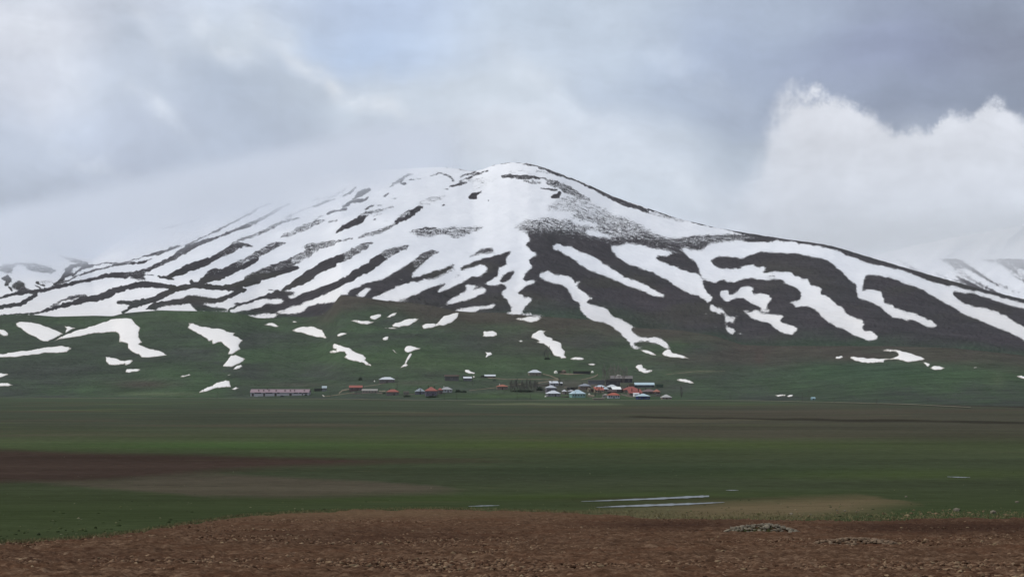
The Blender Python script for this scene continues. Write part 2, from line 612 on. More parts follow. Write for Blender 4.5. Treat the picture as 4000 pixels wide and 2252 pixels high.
# long spurs of the left face
strips('E', [([(1490,207,8),(1400,240,36),(1200,310,60),(1050,410,70),(960,470,55)], .40), ([(1050,400,60),(900,520,64),(800,565,60),(600,690,55),(450,770,45),(300,835,45),(100,905,45),(0,935,55),(-120,980,40)], .0),
             ([(930,180,16),(850,215,50),(700,290,60),(550,370,60),(450,410,60)], .42), ([(480,395,50),(400,430,56),(250,490,60),(100,590,55),(0,680,65),(-100,740,50),(-160,770,20)], .04),
             ([(1880,300,14),(1760,330,46),(1640,410,50),(1560,480,50)], .36),
             ([(0,250,36),(200,205,36),(400,160,26),(500,140,16),(650,115,16)], .42), ([(0,330,50),(-40,380,30)], .45)])
strips('B', [([(0,720,8),(250,690,14),(400,650,8),(640,575,14),(800,520,6),(1100,435,8),(1250,380,14),(1480,320,8)], .45),
             ([(1510,325,5),(1650,250,8),(1850,160,6)], .5), ([(0,660,8),(250,530,14),(450,490,8),(650,510,14)], .58), ([(680,375,8),(850,310,12)], .58), ([(930,300,18),(990,280,18)], .6),
             ([(450,960,8),(640,860,10),(900,745,18),(1100,640,14),(1250,560,18),(1400,490,22),(1500,410,16),(1690,340,12)], .25),
             ([(0,1255,30),(150,1180,24),(330,1090,34),(450,1020,50),(560,960,44),(700,905,30),(830,865,28),(1000,800,18),(1200,720,22),(1400,640,40)], .2), ([(1400,640,40),(1530,575,26),(1700,490,30),(1850,400,24),(1960,350,10)], .38),
             ([(0,1085,22),(150,1030,22),(300,975,18),(420,955,6)], .32),
             ([(220,1390,22),(330,1350,44),(500,1270,56),(700,1210,60),(820,1160,34),(950,1080,44)], .08), ([(950,1080,44),(1100,1010,60),(1200,950,50),(1300,940,34),(1420,965,10)], .3),
             ([(1150,910,20),(1300,850,28),(1440,810,22),(1600,740,34),(1700,690,26),(1830,620,24),(1960,580,18),(2080,550,14)], .42), ([(1900,560,30),(2100,450,24),(2300,380,20),(2500,310,16)], .58),
             ([(60,1390,14),(200,1415,22),(290,1430,8)], .1),
             ([(690,1440,20),(900,1390,56),(1100,1300,70),(1250,1230,60)], .12), ([(1250,1230,70),(1400,1150,60),(1520,1060,50),(1650,990,54),(1780,930,46),(1890,915,16)], .40), ([(1100,1340,30),(1300,1250,30),(1500,1150,20)], .05),
             ([(730,1390,14),(800,1345,34),(900,1310,28),(960,1300,8)], .2),
             ([(1810,845,12),(1930,790,36),(2050,740,46),(2200,680,46),(2350,610,36),(2470,590,14)], .46),
             ([(1330,1430,40),(1500,1370,70),(1700,1310,80),(1900,1230,70),(2050,1150,60)], .27), ([(2050,1150,60),(2180,1090,60),(2250,1030,50),(2400,960,40),(2600,910,36)], .45),
             ([(1400,1440,40),(1600,1400,40),(1800,1340,34),(2060,1270,26)], .05), ([(2130,985,10),(2230,930,14),(2360,905,8)], .42)])
strips('D', [([(720,1140,20),(850,1100,30),(1000,1060,36),(1150,1000,32),(1280,920,26)], .46), ([(1280,900,26),(1400,850,40),(1550,750,46),(1650,690,24)], .15), ([(1350,820,30),(1450,760,30)], .45), ([(1650,640,40),(1800,600,50),(1980,530,20)], .62),
             ([(400,1070,10),(500,1000,30),(650,930,46),(770,870,50),(800,810,40),(930,760,20)], .12), ([(800,800,30),(930,770,24),(1080,730,24),(1220,690,20)], .5), ([(950,820,14),(1080,780,14)], .55),
             ([(300,790,18),(400,760,20),(570,715,14)], .12), ([(520,690,16),(640,620,30),(820,590,22),(880,550,10)], .12), ([(660,570,14),(760,500,40),(900,440,20)], .15),
             ([(510,540,12),(620,480,20),(700,410,10)], .3), ([(830,725,12),(950,660,14)], .2), ([(1010,675,6),(1060,660,8)], .2),
             ([(90,690,8),(330,600,16),(390,580,12)], .3), ([(100,600,20),(350,540,30),(550,440,20)], .6), ([(150,850,16),(250,810,12)], .5), ([(310,910,14),(430,880,10)], .42),
             ([(1170,415,10),(1250,360,24),(1340,310,36),(1400,250,22),(1530,215,8)], .38), ([(1360,355,12),(1420,350,12)], .1), ([(1470,300,10),(1530,310,12)], .35), ([(1560,290,8),(1700,270,6)], .4), ([(1100,535,10),(1170,500,12)], .2),
             ([(1770,255,6),(1850,215,20),(1920,200,18),(1990,225,16),(2060,260,16),(2100,310,24)], .40), ([(2000,120,6),(2150,150,8),(2300,170,8),(2440,170,8)], .3),
             ([(2050,405,10),(2150,370,22),(2290,340,14)], .18), ([(1960,440,8),(2030,435,8)], .3), ([(2200,260,10),(2320,220,10),(2420,190,8)], .35), ([(2200,320,14),(2300,280,12),(2440,220,14),(2600,165,10)], .25),
             ([(2250,330,30),(2420,300,20)], .64), ([(2400,350,60),(2520,380,60)], .72), ([(1215,580,8),(1270,565,12)], .4), ([(1920,680,10),(1960,665,16)], .15), ([(940,880,8),(970,870,10)], .3), ([(1120,900,8),(1140,905,8)], .35)])
poly(P('D',[(1430,1050),(1560,1010),(1720,980),(1900,1000),(2050,965),(2200,970),(2400,960),(2530,960),(2550,990),(2400,1060),(2280,1120),(2150,1165),(2020,1130),(1990,1090),(1800,1130),(1600,1135),(1530,1100)]), .47, 3)
strips('D', [([(1500,1040,8),(1600,1008,10),(1720,990,12),(1850,992,12)], .18)])
poly(P('E',[(2280,390),(2400,320),(2500,250),(2576,240),(2680,240),(2690,290),(2700,315),(2600,340),(2450,350),(2300,395)]), .36, 2)
strips('F', [([(120,550,24),(200,550,34),(160,520,20),(300,470,16)], .05),
             ([(610,260,26),(700,240,36),(800,260,30),(950,265,30),(1100,270,20),(1220,280,12)], .26), ([(900,310,16),(1000,330,24),(1150,340,16)], .45),
             ([(1250,330,40),(1400,370,56),(1550,450,56),(1700,530,50),(1850,590,16)], .40), ([(1140,415,8),(1280,440,12),(1380,450,14)], .15), ([(1320,540,24),(1400,530,36),(1430,490,20)], .05),
             ([(700,190,20),(900,170,16),(1000,220,30)], .66),
             ([(340,120,8),(460,90,10),(590,65,10),(720,50,8),(900,65,10),(1000,90,16),(1100,110,14),(1200,145,16),(1280,175,12)], .32),
             ([(1280,185,20),(1400,230,22),(1500,265,14),(1650,310,14),(1720,345,18),(1800,385,18),(1900,420,24),(2050,490,36),(2200,570,36),(2350,640,36),(2500,685,26),(2576,700,26)], .2),
             ([(100,290,8),(200,250,10),(390,165,8)], .18), ([(0,250,10),(150,215,10),(240,170,6)], .35), ([(0,350,14),(80,345,10)], .25),
             ([(250,330,50),(400,300,40),(510,285,16)], .70), ([(200,430,40),(320,440,30)], .72), ([(1100,180,20),(1180,185,14)], .5), ([(1200,205,8),(1300,200,10)], .3), ([(390,600,8),(395,598,8)], .1)])
strips('H', [([(0,90,30),(150,165,26),(300,210,26),(420,250,34),(500,280,14)], .18), ([(480,240,10),(650,295,10),(850,365,10),(1050,415,10),(1250,450,16),(1400,480,20),(1550,505,12),(1750,550,20),(1900,590,22),(2060,615,18)], .0),
             ([(530,300,30),(700,350,30),(900,400,20),(1100,430,14)], .62)])
# the peppered scree on the right shoulder
poly(P('F',[(870,1080),(800,1030),(750,1000),(760,960),(880,890),(920,850),(1050,850),(1160,825),(1250,820),(1400,850),(1580,850),(1620,800),(1600,770),
            (1400,745),(1230,740),(1220,680),(1300,650),(1420,600),(1440,540),(1560,530),(1750,560),(1880,620),(2020,690),(2200,790)]) +
     P('H',[(180,360),(300,420),(450,490),(600,590),(750,650),(950,665),(1270,620),(1640,612),(2000,624),(2110,645),(1800,700),(1500,720),(1350,770),(1250,850),(1100,850),(900,880),(500,830),(0,800)]) +
     P('F',[(2100,1260),(1900,1240),(1650,1170),(1400,1140),(1200,1110),(950,1070)]), .50, 4)
poly(P('F',[(1230,700),(1430,560),(1750,560),(2100,750),(2300,850),(2000,830),(1700,760),(1450,740)]), .60, 6)
poly(P('F',[(900,1060),(1200,1030),(1600,1060),(2100,1130),(2350,1140)]) + P('H',[(500,650),(900,720),(1300,700),(1700,660),(2100,650),(1500,740),(1250,850),(900,900),(500,840),(0,820)]) +
     P('F',[(1900,1260),(1400,1180)]), .27, 8)
poly(P('F',[(930,1090),(1300,1090),(1700,1170),(2100,1240),(2300,1320),(2200,1500),(1000,1500)]), .03, 8)
poly(P('F',[(1580,870),(1700,890),(1950,940),(1960,965),(1800,950),(1650,915)]), 1.0)
poly(P('F',[(1790,1040),(1900,1035),(2000,1070),(2130,1110),(2170,1135),(2000,1115),(1850,1080)]), 1.0)
# re-cut the gully mouth, then the tongues of the right face
poly(P('G',[(700,-60),(860,30),(960,70),(995,130),(920,205),(965,240),(995,300),(1120,330),(980,410),(940,420),(800,300),(700,100)]), 1.0)
poly(P('G',[(1305,190),(1400,195),(1450,215),(1570,225),(1660,265),(1700,300),(1850,355),(1980,410),(2060,470),(2200,570),(2400,680),(2576,750)]) +
     P('I',[(850,250),(980,320),(1080,385),(1095,415),(970,400),(860,350),(700,290),(480,210),(200,95),(0,15)]) +
     P('G',[(1740,500),(1650,440),(1600,390),(1420,300),(1320,250),(1340,225)]), 1.0)
poly(P('G',[(2140,225),(2330,220),(2370,185),(2576,215)]) + P('H',[(400,770),(560,820),(720,830),(800,855),(840,885),(800,905),(570,930),(600,960),(750,1030),(900,1090),
            (1100,1150),(1230,1190),(1280,1290),(1290,1380)]) + P('I',[(1700,340),(1790,410),(1780,440),(1725,480),(1640,430),(1560,370),(1400,340),(1300,270),(1100,140),(880,40),(770,0)]) +
     P('H',[(250,1050),(80,960),(10,900)]) + P('G',[(2200,300),(2180,260)]), 1.0)
poly(P('H',[(950,810),(1020,800),(1110,840),(1250,845),(1310,790),(1400,740),(1500,720),(1600,710),(1800,695),(1950,730),(2100,720),(2280,710),(2320,695),(2430,705),(2576,712)]) +
     P('J',[(1530,165),(1560,190),(1800,220),(2000,260),(2110,280)]) +
     P('K',[(0,165),(50,180),(160,215),(270,270),(350,290),(550,320),(650,345),(850,400),(960,445),(1060,480),(1200,540),(1350,580),(1500,610),(1480,640),(1520,605),(1750,660),
            (1900,690),(2100,740),(2300,790),(2576,855),(2800,920),(4000,1200),(4000,1290),(2800,1000),(2576,930),(2400,890),(2100,800),(1900,725),(1700,710),(1570,690),(1560,715),(1610,800),(1720,860),
            (1850,900),(1920,925),(1940,910),(2120,960),(2300,1040),(2440,1130),(2576,1200),(2800,1320),(2800,1480),(2576,1400),(2560,1370),(2350,1270),(2150,1190),(1950,1110),(1750,1030),
            (1550,910),(1400,830),(1200,720),(1100,660),(900,580),(700,510),(530,465),(420,455),(340,465),(300,435),(300,490),(270,540),(260,620),(225,690),(270,700),(300,680),(400,645),
            (470,680),(540,710),(530,760),(575,800),(530,850),(590,865),(690,880),(700,925),(830,965),(1000,1010),(1140,1060),(1250,1110),(1310,1170),(1310,1195),(1270,1210),(1150,1185),
            (1080,1150),(1000,1100),(870,1090),(700,1065),(640,1030),(590,980),(540,950),(510,900),(440,875),(350,830),(250,800),(185,770),(200,720),(150,665),(185,610),(150,570),(90,545),(20,460),(-30,410)]) +
     P('J',[(2130,560),(2050,500),(1950,430),(1850,390),(1700,370),(1550,335),(1440,320),(1200,315),(1100,300),(1000,305),(900,330),(800,360),(720,395),(650,385),(530,375),(380,370),
            (280,430),(310,470),(370,530),(420,550),(640,545),(720,550),(730,520),(880,485),(950,510),(960,530),(1030,520),(1090,545),(1015,595),(1080,615),(1200,590),(1380,600),(1440,575),
            (1450,620),(1480,660),(1580,660),(1600,700),(1680,695),(1700,770),(1740,800),(1800,800),(1890,830),(1850,880),(1870,920),(1930,935),(2010,970),(2010,1010),(2090,1060),(2170,1110),
            (2215,1140),(2210,1180),(2300,1240),(2370,1270),(2430,1270),(2490,1345),(2450,1390),(2478,1424),(2608,1454),(2680,1505),(2688,1530),(2640,1560),(2548,1576),(2440,1545),(2300,1480),
            (2200,1430),(2100,1380),(1950,1300),(1850,1190),(1780,1130),(1700,1095),(1580,1100),(1480,1095),(1480,1060),(1410,1035),(1500,1010),(1580,1000),(1580,930),(1560,880),(1520,830),
            (1420,780),(1310,740),(1340,720),(1300,695),(1180,700),(1080,715),(960,700),(880,680),(780,690),(680,720),(580,750),(500,725),(440,700),(370,745),(300,745),(210,715),(150,650),
            (120,590),(110,540),(80,470),(20,420)]) + P('H',[(1050,910),(1030,870)]), 1.0)
for pts in ([(390,910),(420,880),(490,850),(540,860),(520,910),(600,920),(690,860),(720,800),(830,795),(910,830),(870,900),(910,920),(970,890),(1060,900),(1140,940),(1110,960),(1160,970),
             (1110,1040),(1085,1090),(1130,1110),(1040,1130),(1000,1110),(970,1075),(870,1060),(800,1010),(740,960),(640,965),(630,990),(540,1020),(470,1010),(420,960)],
            [(730,1145),(780,1130),(860,1190),(920,1150),(1040,1130),(1120,1140),(1110,1170),(980,1165),(930,1190),(1000,1200),(1150,1200),(1360,1225),(1300,1260),(1270,1290),(1330,1330),
             (1450,1370),(1530,1410),(1538,1425),(1453,1505),(1347,1479),(1207,1409),(1115,1321),(1080,1310),(950,1290),(900,1270),(850,1240),(800,1190)],
            [(985,800),(1040,798),(1000,806)], [(1390,826),(1425,828),(1400,834)]):
    poly(P('J', pts), 1.0)
poly(P('J',[(1060,650),(1150,620),(1250,600),(1200,690),(1100,700)]), .62)
for pts in ([(1730,505),(1780,510),(1850,560),(1940,580),(1960,620),(2010,640),(1990,690),(2140,690),(2060,740),(2130,755),(2050,770),(1960,760),(1960,700),(1940,640),(1840,630),(1740,595)],
            [(1960,790),(1990,790),(2000,830),(2080,870),(2080,930),(2030,920),(1990,880)], [(2110,920),(2200,915),(2230,930),(2180,945),(2110,930)], [(1790,810),(1810,820),(1880,905),(1840,880)],
            [(1610,630),(1700,640),(1730,665),(1640,645)], [(2205,690),(2250,680),(2220,700)]):
    poly(P('I', pts), 1.0)
poly(P('G',[(1130,620),(1200,600),(1270,575),(1300,610),(1370,630),(1450,640),(1520,645),(1610,690),(1630,730),(1620,750),(1690,735),(1730,745),(1670,800),(1720,850),(1780,880),(1800,920),
            (1855,935),(1820,955),(1920,980),(1820,1010),(1830,1050),(1950,1080),(2060,1110),(2130,1150)]) +
     P('I',[(300,640),(380,690),(500,740),(590,800),(740,848),(590,835),(635,855),(600,890),(680,930),(740,970),(830,980),(950,980),(1050,1010),(1130,1060),(1150,1100),(1175,1138),(1085,1140),
            (1050,1110),(960,1070),(860,1035),(750,1030),(680,1060),(630,1080),(720,1130),(820,1152),(700,1158),(640,1130),(600,1095),(570,1040),(500,970),(420,890),(320,820),(200,760),(50,740),(0,705)]) +
     P('G',[(1880,1280),(1800,1220),(1740,1160),(1715,1100),(1710,1040),(1630,1000),(1590,920),(1520,860),(1550,820),(1450,780),(1280,740),(1220,710),(1150,690)]), 1.0)
poly(P('G',[(650,1183),(720,1170),(850,1186),(1100,1203),(1250,1240),(1200,1242),(960,1220),(700,1196)]), 1.0)
# far left: the low spurs above the green hill
poly(P('A',[(0,680),(150,650),(350,625),(500,640),(650,680),(800,740),(800,780),(740,810),(640,800),(500,780),(380,740),(340,690),(200,700),(180,800),(100,800),(0,780),(-400,760),(-400,700)]), .40, 2)
poly(P('A',[(150,970),(260,900),(330,910),(400,1000),(420,1050),(300,1070),(200,1020)]), .25, 2)
strips('A', [([(20,880,14),(100,870,50),(140,900,40),(90,960,30)], .18), ([(130,1000,14),(170,1050,18)], .1), ([(520,930,16),(600,960,24),(650,980,10)], .12), ([(600,940,30),(740,920,30)], .62), ([(510,970,10),(570,1015,10)], .12),
             ([(850,540,10),(1000,590,24),(1100,630,40),(1230,650,30)], .42),
             ([(780,950,14),(880,890,24),(950,820,40),(1000,760,60),(1030,700,30),(1150,690,24),(1250,690,30),(1340,685,14)], .1)])
poly(P('A',[(1000,810),(1050,720),(1170,700),(1190,710),(1060,790)]), 1.0)
strips('A', [([(1040,830,14),(1130,760,14),(1250,700,14)], .1),
             ([(1340,680,8),(1530,645,12),(1700,660,10),(1850,625,10),(2050,565,8),(2300,500,22),(2576,410,10)], .2),
             ([(640,1020,6),(800,960,10),(1000,890,14),(1200,800,16),(1400,740,16),(1600,690,14),(1800,665,14),(2050,640,20),(2190,590,8)], .15),
             ([(-400,1240,20),(0,1150,18),(250,1090,22),(430,1070,24),(600,1050,24),(850,990,24),(1100,930,26),(1300,890,24),(1500,840,28),(1650,820,34),(1800,830,40)], .05), ([(1800,815,30),(2000,810,50),(2100,760,30),(2250,700,24),(2400,620,24),(2576,540,24)], .22),
             ([(2050,825,5),(2230,830,5)], .1)])
poly(P('A',[(1830,870),(2060,780),(2110,910),(2000,900)]), .22)
strips('A', [([(-400,1350,24),(0,1290,24),(150,1260,28),(300,1240,30),(450,1150,24),(520,1100,24)], .03),
             ([(480,1385,8),(600,1350,20),(800,1290,24),(1000,1240,30),(1200,1180,44),(1400,1150,46),(1550,1110,56),(1650,1040,40),(1800,1010,34),(1950,970,44),(2100,960,46),(2300,975,38),(2500,1000,20)], .0),
             ([(710,1270,10),(800,1240,20),(870,1200,20),(1000,1160,24),(1100,1130,24),(1250,1120,20)], .28), ([(1700,1215,24),(1850,1220,36),(1990,1195,14)], .15),
             ([(1770,1360,16),(1900,1270,30),(2000,1230,46),(2200,1180,40),(2400,1080,40),(2520,1020,30)], .02), ([(2110,1310,10),(2250,1270,56),(2400,1240,48),(2576,1220,44)], .02), ([(0,1410,10),(230,1390,12),(480,1370,12)], .05)])
strips('C', [([(0,985,30),(150,915,30),(300,850,36),(450,810,40),(560,790,36),(700,800,42),(850,815,42),(1000,820,36),(1150,835,36),(1250,850,36),(1330,855,10)], .0), ([(560,750,24),(530,725,12)], .1),
             ([(600,760,14),(800,695,50),(1000,645,50)], .06), ([(1040,795,14),(1200,780,36),(1350,745,60),(1500,700,60)], .08), ([(1330,850,10),(1200,890,30),(1100,940,30),(950,990,30),(850,1010,30)], .0)])
poly(P('C',[(0,1060),(250,1010),(430,960),(570,925),(700,945),(850,975),(930,995),(900,1050),(700,1045),(700,1065),(850,1100),(1000,1110),(1080,1140),(1050,1170),(640,1165),(560,1110),(510,1070),(400,1050),(250,1080),(130,1095),(0,1130)]), .0)
poly(P('C',[(20,1140),(130,1095),(250,1080),(380,1070),(510,1070),(540,1110),(640,1160),(400,1190),(200,1190)]), 1.0)
poly(P('C',[(1650,930),(1780,870),(1900,870),(2100,895),(2000,920),(1910,940),(1970,975),(2100,930),(2300,860),(2450,800),(2576,760),(2576,870),(2490,890),(2500,905),(2350,960),(2250,1000),(2150,1030),
            (2130,1060),(1950,1100),(1870,1140),(1760,1150),(1780,1180),(1850,1200),(2000,1190),(2220,1150),(2230,1090),(2400,1070),(2576,1045),(2576,1130),(2480,1170),(2420,1220),(2300,1240),(2300,1330),(1000,1330),
            (1080,1175),(1350,1140),(1560,1100),(1590,1045),(1780,1060),(1900,1020),(1880,1000),(1730,975),(1590,1000)]), .0)
poly(P('C',[(1310,1215),(1400,1215),(1600,1195),(1760,1195),(1780,1230),(1720,1260),(1580,1264),(1420,1258)]), 1.0)
strips('C', [([(1080,1145,14),(1200,1080,14),(1350,1030,16),(1500,980,18),(1650,930,22),(1780,890,26)], .0), ([(1170,1050,10),(1300,1040,14)], .1), ([(1660,860,8),(1760,860,8)], .2),
             ([(1870,840,20),(2000,780,46),(2150,700,56),(2250,620,56),(2400,540,56),(2576,470,56)], .02)])
BARE_S = box_blur(box_blur(1.0 - SNOW, 9), 9)


def sample(G, px, py):
    x = np.clip((px - RX0) / RS, 0, len(gx) - 1.001); y = np.clip((py - RY0) / RS, 0, len(gy) - 1.001)
    i = x.astype(int); j = y.astype(int); fx = x - i; fy = y - j
    return ((G[j, i] * (1 - fx) + G[j, i + 1] * fx) * (1 - fy) + (G[j + 1, i] * (1 - fx) + G[j + 1, i + 1] * fx) * fy)


def columns():
    return np.concatenate([np.arange(-3000, -120, 60.0), np.arange(-120, 4120, 4.0), np.arange(4120, 7000, 60.0)])


# ------------------------------------------------------------------ materials
def mat(name):
    m_ = bpy.data.materials.new(name)
    m_.use_nodes = True
    n = NT(m_.node_tree)
    m_.node_tree.nodes.clear()
    b = n.node('ShaderNodeBsdfPrincipled')
    o = n.node('ShaderNodeOutputMaterial')
    n.put(o.inputs['Surface'], b.outputs[0])
    b.inputs['Roughness'].default_value = 0.9
    b.inputs['Specular IOR Level'].default_value = 0.0
    return m_, n, b


def bump(n, b, h, strength, dist):
    bp = n.node('ShaderNodeBump')
    bp.inputs['Strength'].default_value = strength
    bp.inputs['Distance'].default_value = dist
    n.put(bp.inputs['Height'], h)
    n.put(b.inputs['Normal'], bp.outputs[0])


SNOW_C = (0.85, 0.85, 0.86, 1)
SNOW_DIRTY = (0.83, 0.80, 0.77, 1)


def slope_material(name):
    m_, n, b = mat(name)
    p = n.pos()
    s = n.attr('snow')
    n_big = n.noise(p, 0.035, 4.0, 0.6)
    n_f = n.noise(p, 0.42, 2.0, 0.7)
    n_m = n.noise(p, 0.09, 4.0, 0.65)
    thr = n.m('ADD', s, n.m('ADD', n.m('MULTIPLY', n.m('SUBTRACT', n_f, 0.5), 1.45), n.m('MULTIPLY', n.m('SUBTRACT', n_m, 0.5), 0.85)))
    sn = n.step(thr, 0.44, 0.56)
    tint = n.attr('tint', 'Color')
    g = n.noise(p, 0.02, 6.0, 0.65)
    gs = n.m('ADD', 0.42, n.m('MULTIPLY', g, 1.16))
    tm = n.node('ShaderNodeMapping')
    n.put(tm.inputs[0], p)
    tm.inputs['Scale'].default_value = (0.012, 0.05, 0.11)
    terr = n.noise(tm.outputs[0], 1.0, 5.0, 0.7)
    gf = n.m('MULTIPLY', n.m('ADD', 0.60, n.m('MULTIPLY', n.noise(p, 0.22, 5.0, 0.75), 0.80)), n.m('ADD', 0.62, n.m('MULTIPLY', terr, 0.76)))
    ground = n.vm('SCALE', tint, n.m('MULTIPLY', gs, gf))
    dirt = n.attr('dirt')
    sc = n.mix(n.m('MULTIPLY', dirt, n.m('ADD', 0.55, n_big)), SNOW_C, SNOW_DIRTY)
    sc = n.vm('SCALE', sc, n.m('ADD', 0.95, n.m('MULTIPLY', n.noise(p, 0.05, 4.0, 0.6), 0.10)))
    n.put(b.inputs['Base Color'], n.mix(sn, ground, sc))
    h = n.m('ADD', n.m('MULTIPLY', n.noise(p, 0.06, 6.0, 0.6), n.m('SUBTRACT', 1.15, sn)), n.m('MULTIPLY', sn, n.m('MULTIPLY', n.noise(p, 0.022, 4.0, 0.5), 0.7)))
    bump(n, b, h, 0.85, 9.0)
    return m_


M_SLOPE = slope_material('mountain_ground_and_snow')

# ------------------------------------------------------------------ mountain
cols = columns()
NR = 235
vv = np.linspace(0, 1, NR)[:, None]
PX = np.repeat(cols[None, :], NR, 0)
s_ = SKYL(cols)[None, :]; f_ = FOLD(cols)[None, :] + 26
PY = s_ + (f_ - s_) * vv
bare = sample(BARE_S, PX, PY)
D = depth_mtn(PX, PY, bare)
X = (PX - 2000) / FPX * D; Y = D; Z = (HOR - PY) / FPX * D
Z = Z + (vnoise(PX / 9, PY / 9, 2) - .5) * 1.2 * bare
# back of the ridge
nb_ = 14
kk = np.linspace(1, 0, nb_, endpoint=False)[:, None]
Db = D[:1] + kk * 1500
Zb = Z[:1] - kk ** 1.4 * (Z[:1] + 30)
Xb = (PX[:1] - 2000) / FPX * Db
Xa = np.concatenate([Xb, X]); Ya = np.concatenate([Db, Y]); Za = np.concatenate([Zb, Z])
snow = np.concatenate([np.ones_like(Xb), sample(SNOW, PX, PY)])
# bare ground: dark volcanic brown above, olive to green lower down
GREEN_UP = smoothed([(-3200,1200),(0,1200),(900,1215),(1300,1240),(1800,1225),(2000,1180),(2300,1200),(2600,1255),(2900,1300),(3300,1330),(3700,1330),(4000,1360),(7200,1380)], 200)
c_rock = np.array(alb((69, 64, 69))); c_rock2 = np.array(alb((61, 61, 63))); c_green = np.array(alb((58, 72, 60)))
t1 = (fbm(PX / 260, PY / 90, 4, .55, 21) * .5 + .5)[..., None]
tint = c_rock * t1 + c_rock2 * (1 - t1)
gq = sstep(PY + 40 * fbm(PX / 200, PY / 60, 3, .5, 23), GREEN_UP(PX) - 40, GREEN_UP(PX) + 60)[..., None]
olive = np.array(alb((68, 68, 58)))
oq = sstep(fbm(PX / 330, PY / 70, 3, .5, 25), 0.05, .6)[..., None] * sstep(PY, 950, 1080)[..., None] * .45
tint = tint * (1 - oq) + olive * oq
tint = tint * (1 - gq) + c_green * gq
tint = np.concatenate([np.broadcast_to(c_rock, Xb.shape + (3,)), tint])
dirt = np.concatenate([np.zeros_like(Xb), sstep(PY, 1000, 1300)])
me = grid_mesh('mountain', Xa, Ya, Za, dict(snow=snow, dirt=dirt), dict(tint=tint))
o = link_mesh('mountain', me, M_SLOPE)
tag(o, 'broad snow-streaked mountain with dark bare ribs behind the village', kind='structure')

# ------------------------------------------------------------------ green foothill in front of it
NRH = 150
vv = np.linspace(0, 1, NRH)[:, None]
f_ = FOLD(cols)[None, :]; t_ = TOE(cols)[None, :] + 6
PX = np.repeat(cols[None, :], NRH, 0)
PY = f_ + (t_ - f_) * vv
D = depth_hill(PX, PY)
X = (PX - 2000) / FPX * D; Y = D; Z = (HOR - PY) / FPX * D
kk = np.linspace(1, 0, 6, endpoint=False)[:, None]
Db = D[:1] + kk * 160
Zb = Z[:1] - kk ** 1.5 * 30
Xb = (PX[:1] - 2000) / FPX * Db
Xa = np.concatenate([Xb, X]); Ya = np.concatenate([Db, Y]); Za = np.concatenate([Zb, Z])
snow = np.concatenate([np.zeros_like(Xb), sample(SNOW, PX, PY) * (PX > 1950)])
c_g1 = np.array(alb((64, 79, 60))); c_g2 = np.array(alb((68, 84, 58))); c_gd = np.array(alb((62, 67, 62))); c_br = np.array(alb((72, 66, 62))); c_pale = np.array(alb((92, 100, 78)))
t1 = (fbm(PX / 300, PY / 60, 6, .65, 31) * 1.2 + .5).clip(0, 1)[..., None]
tint = c_g1 * t1 + c_gd * (1 - t1)


def blob(cx, cyy, rx, ry, k=1.0):
    return (k * np.exp(-(((PX - cx) / rx) ** 2 + ((PY - cyy) / ry) ** 2)))[..., None]


def wash(c, m):
    global tint
    m = np.clip(m, 0, 1)
    tint = tint * (1 - m) + np.array(c) * m


# brown upper rim of the middle and right, greener skirts around the village
rim = sstep(PY - FOLD(PX) + 50 * fbm(PX / 220, PY / 50, 3, .5, 33), 10, 95)
mid = sstep(PX, 1150, 1350) * (1 - sstep(PX, 3900, 4300))
wash(c_br, ((1 - rim) * mid)[..., None] * .85)
wash(c_gd, blob(330, 1330, 420, 70, .55) + blob(120, 1440, 300, 50, .6))
wash(c_g2, blob(1750, 1420, 420, 40, .6) + blob(800, 1240, 260, 22, .5) + blob(2000, 1545, 400, 12, .8) + blob(3450, 1460, 500, 45, .35))
wash(np.array(alb((56, 76, 60))), blob(3400, 1450, 380, 60, .6))
wash(c_br, blob(560, 1500, 120, 16, .8) + blob(2700, 1400, 240, 26, .5) + blob(3000, 1405, 160, 26, .5) + blob(2965, 1392, 16, 22, .9) + blob(2985, 1372, 40, 7, .8) + blob(3350, 1390, 160, 18, .8) + blob(3700, 1400, 200, 16, .5) + blob(2130, 1330, 220, 60, .45) + blob(1150, 1502, 160, 8, .45))
wash(c_pale, blob(620, 1538, 170, 8, .6) + blob(2720, 1450, 120, 14, .35) + blob(3900, 1480, 30, 30, .25) + blob(3600, 1340, 200, 6, .3))
wash(np.array(alb((82, 80, 72))), blob(2280, 1505, 260, 30, .7) + blob(1640, 1495, 120, 10, .5))
tint = tint * 1.2
tint = np.concatenate([np.repeat(tint[:1], 6, 0), tint])
dirt = np.concatenate([np.ones_like(Xb), np.ones_like(PX)])
me = grid_mesh('foothill', Xa, Ya, Za, dict(snow=snow, dirt=dirt), dict(tint=tint))
o = link_mesh('foothill', me, M_SLOPE)
tag(o, 'green foothill with melting snow patches between mountain and plain', kind='structure')

# ------------------------------------------------------------------ distant mountain on the right, half in cloud
fc_ = np.arange(3100, 5200, 6.0)
fv = np.linspace(0, 1, 90)[:, None]
fs = interp([(3100,1060),(3400,1000),(3560,960),(3700,930),(4000,880),(4400,860),(5200,980)])(fc_)[None, :]
PX = np.repeat(fc_[None, :], 90, 0); PY = fs + (1290 - fs) * fv
D = 6200 + (1290 - PY) * 5.0 + 120 * fbm(PX / 160 + PY / 130, PY / 400 - PX / 700, 4, .5, 41)
ang = (PX - 3500) * 0.55 - (PY - 1010) * 1.0
st1 = fbm(ang / 42.0, (PX + PY) / 420.0, 3, .55, 43)
snow = 0.5 + 1.3 * (0.22 - st1) + (vnoise(PX / 7, PY / 7, 45) - .5) * .3
snow = np.where(PY < 1010, 0.9, snow)
me = grid_mesh('distant_mountain', (PX - 2000) / FPX * D, D, (HOR - PY) / FPX * D, dict(snow=snow.clip(0, 1), dirt=np.zeros_like(PX)), dict(tint=np.broadcast_to(c_rock, PX.shape + (3,))))
o = link_mesh('distant_mountain', me, M_SLOPE)
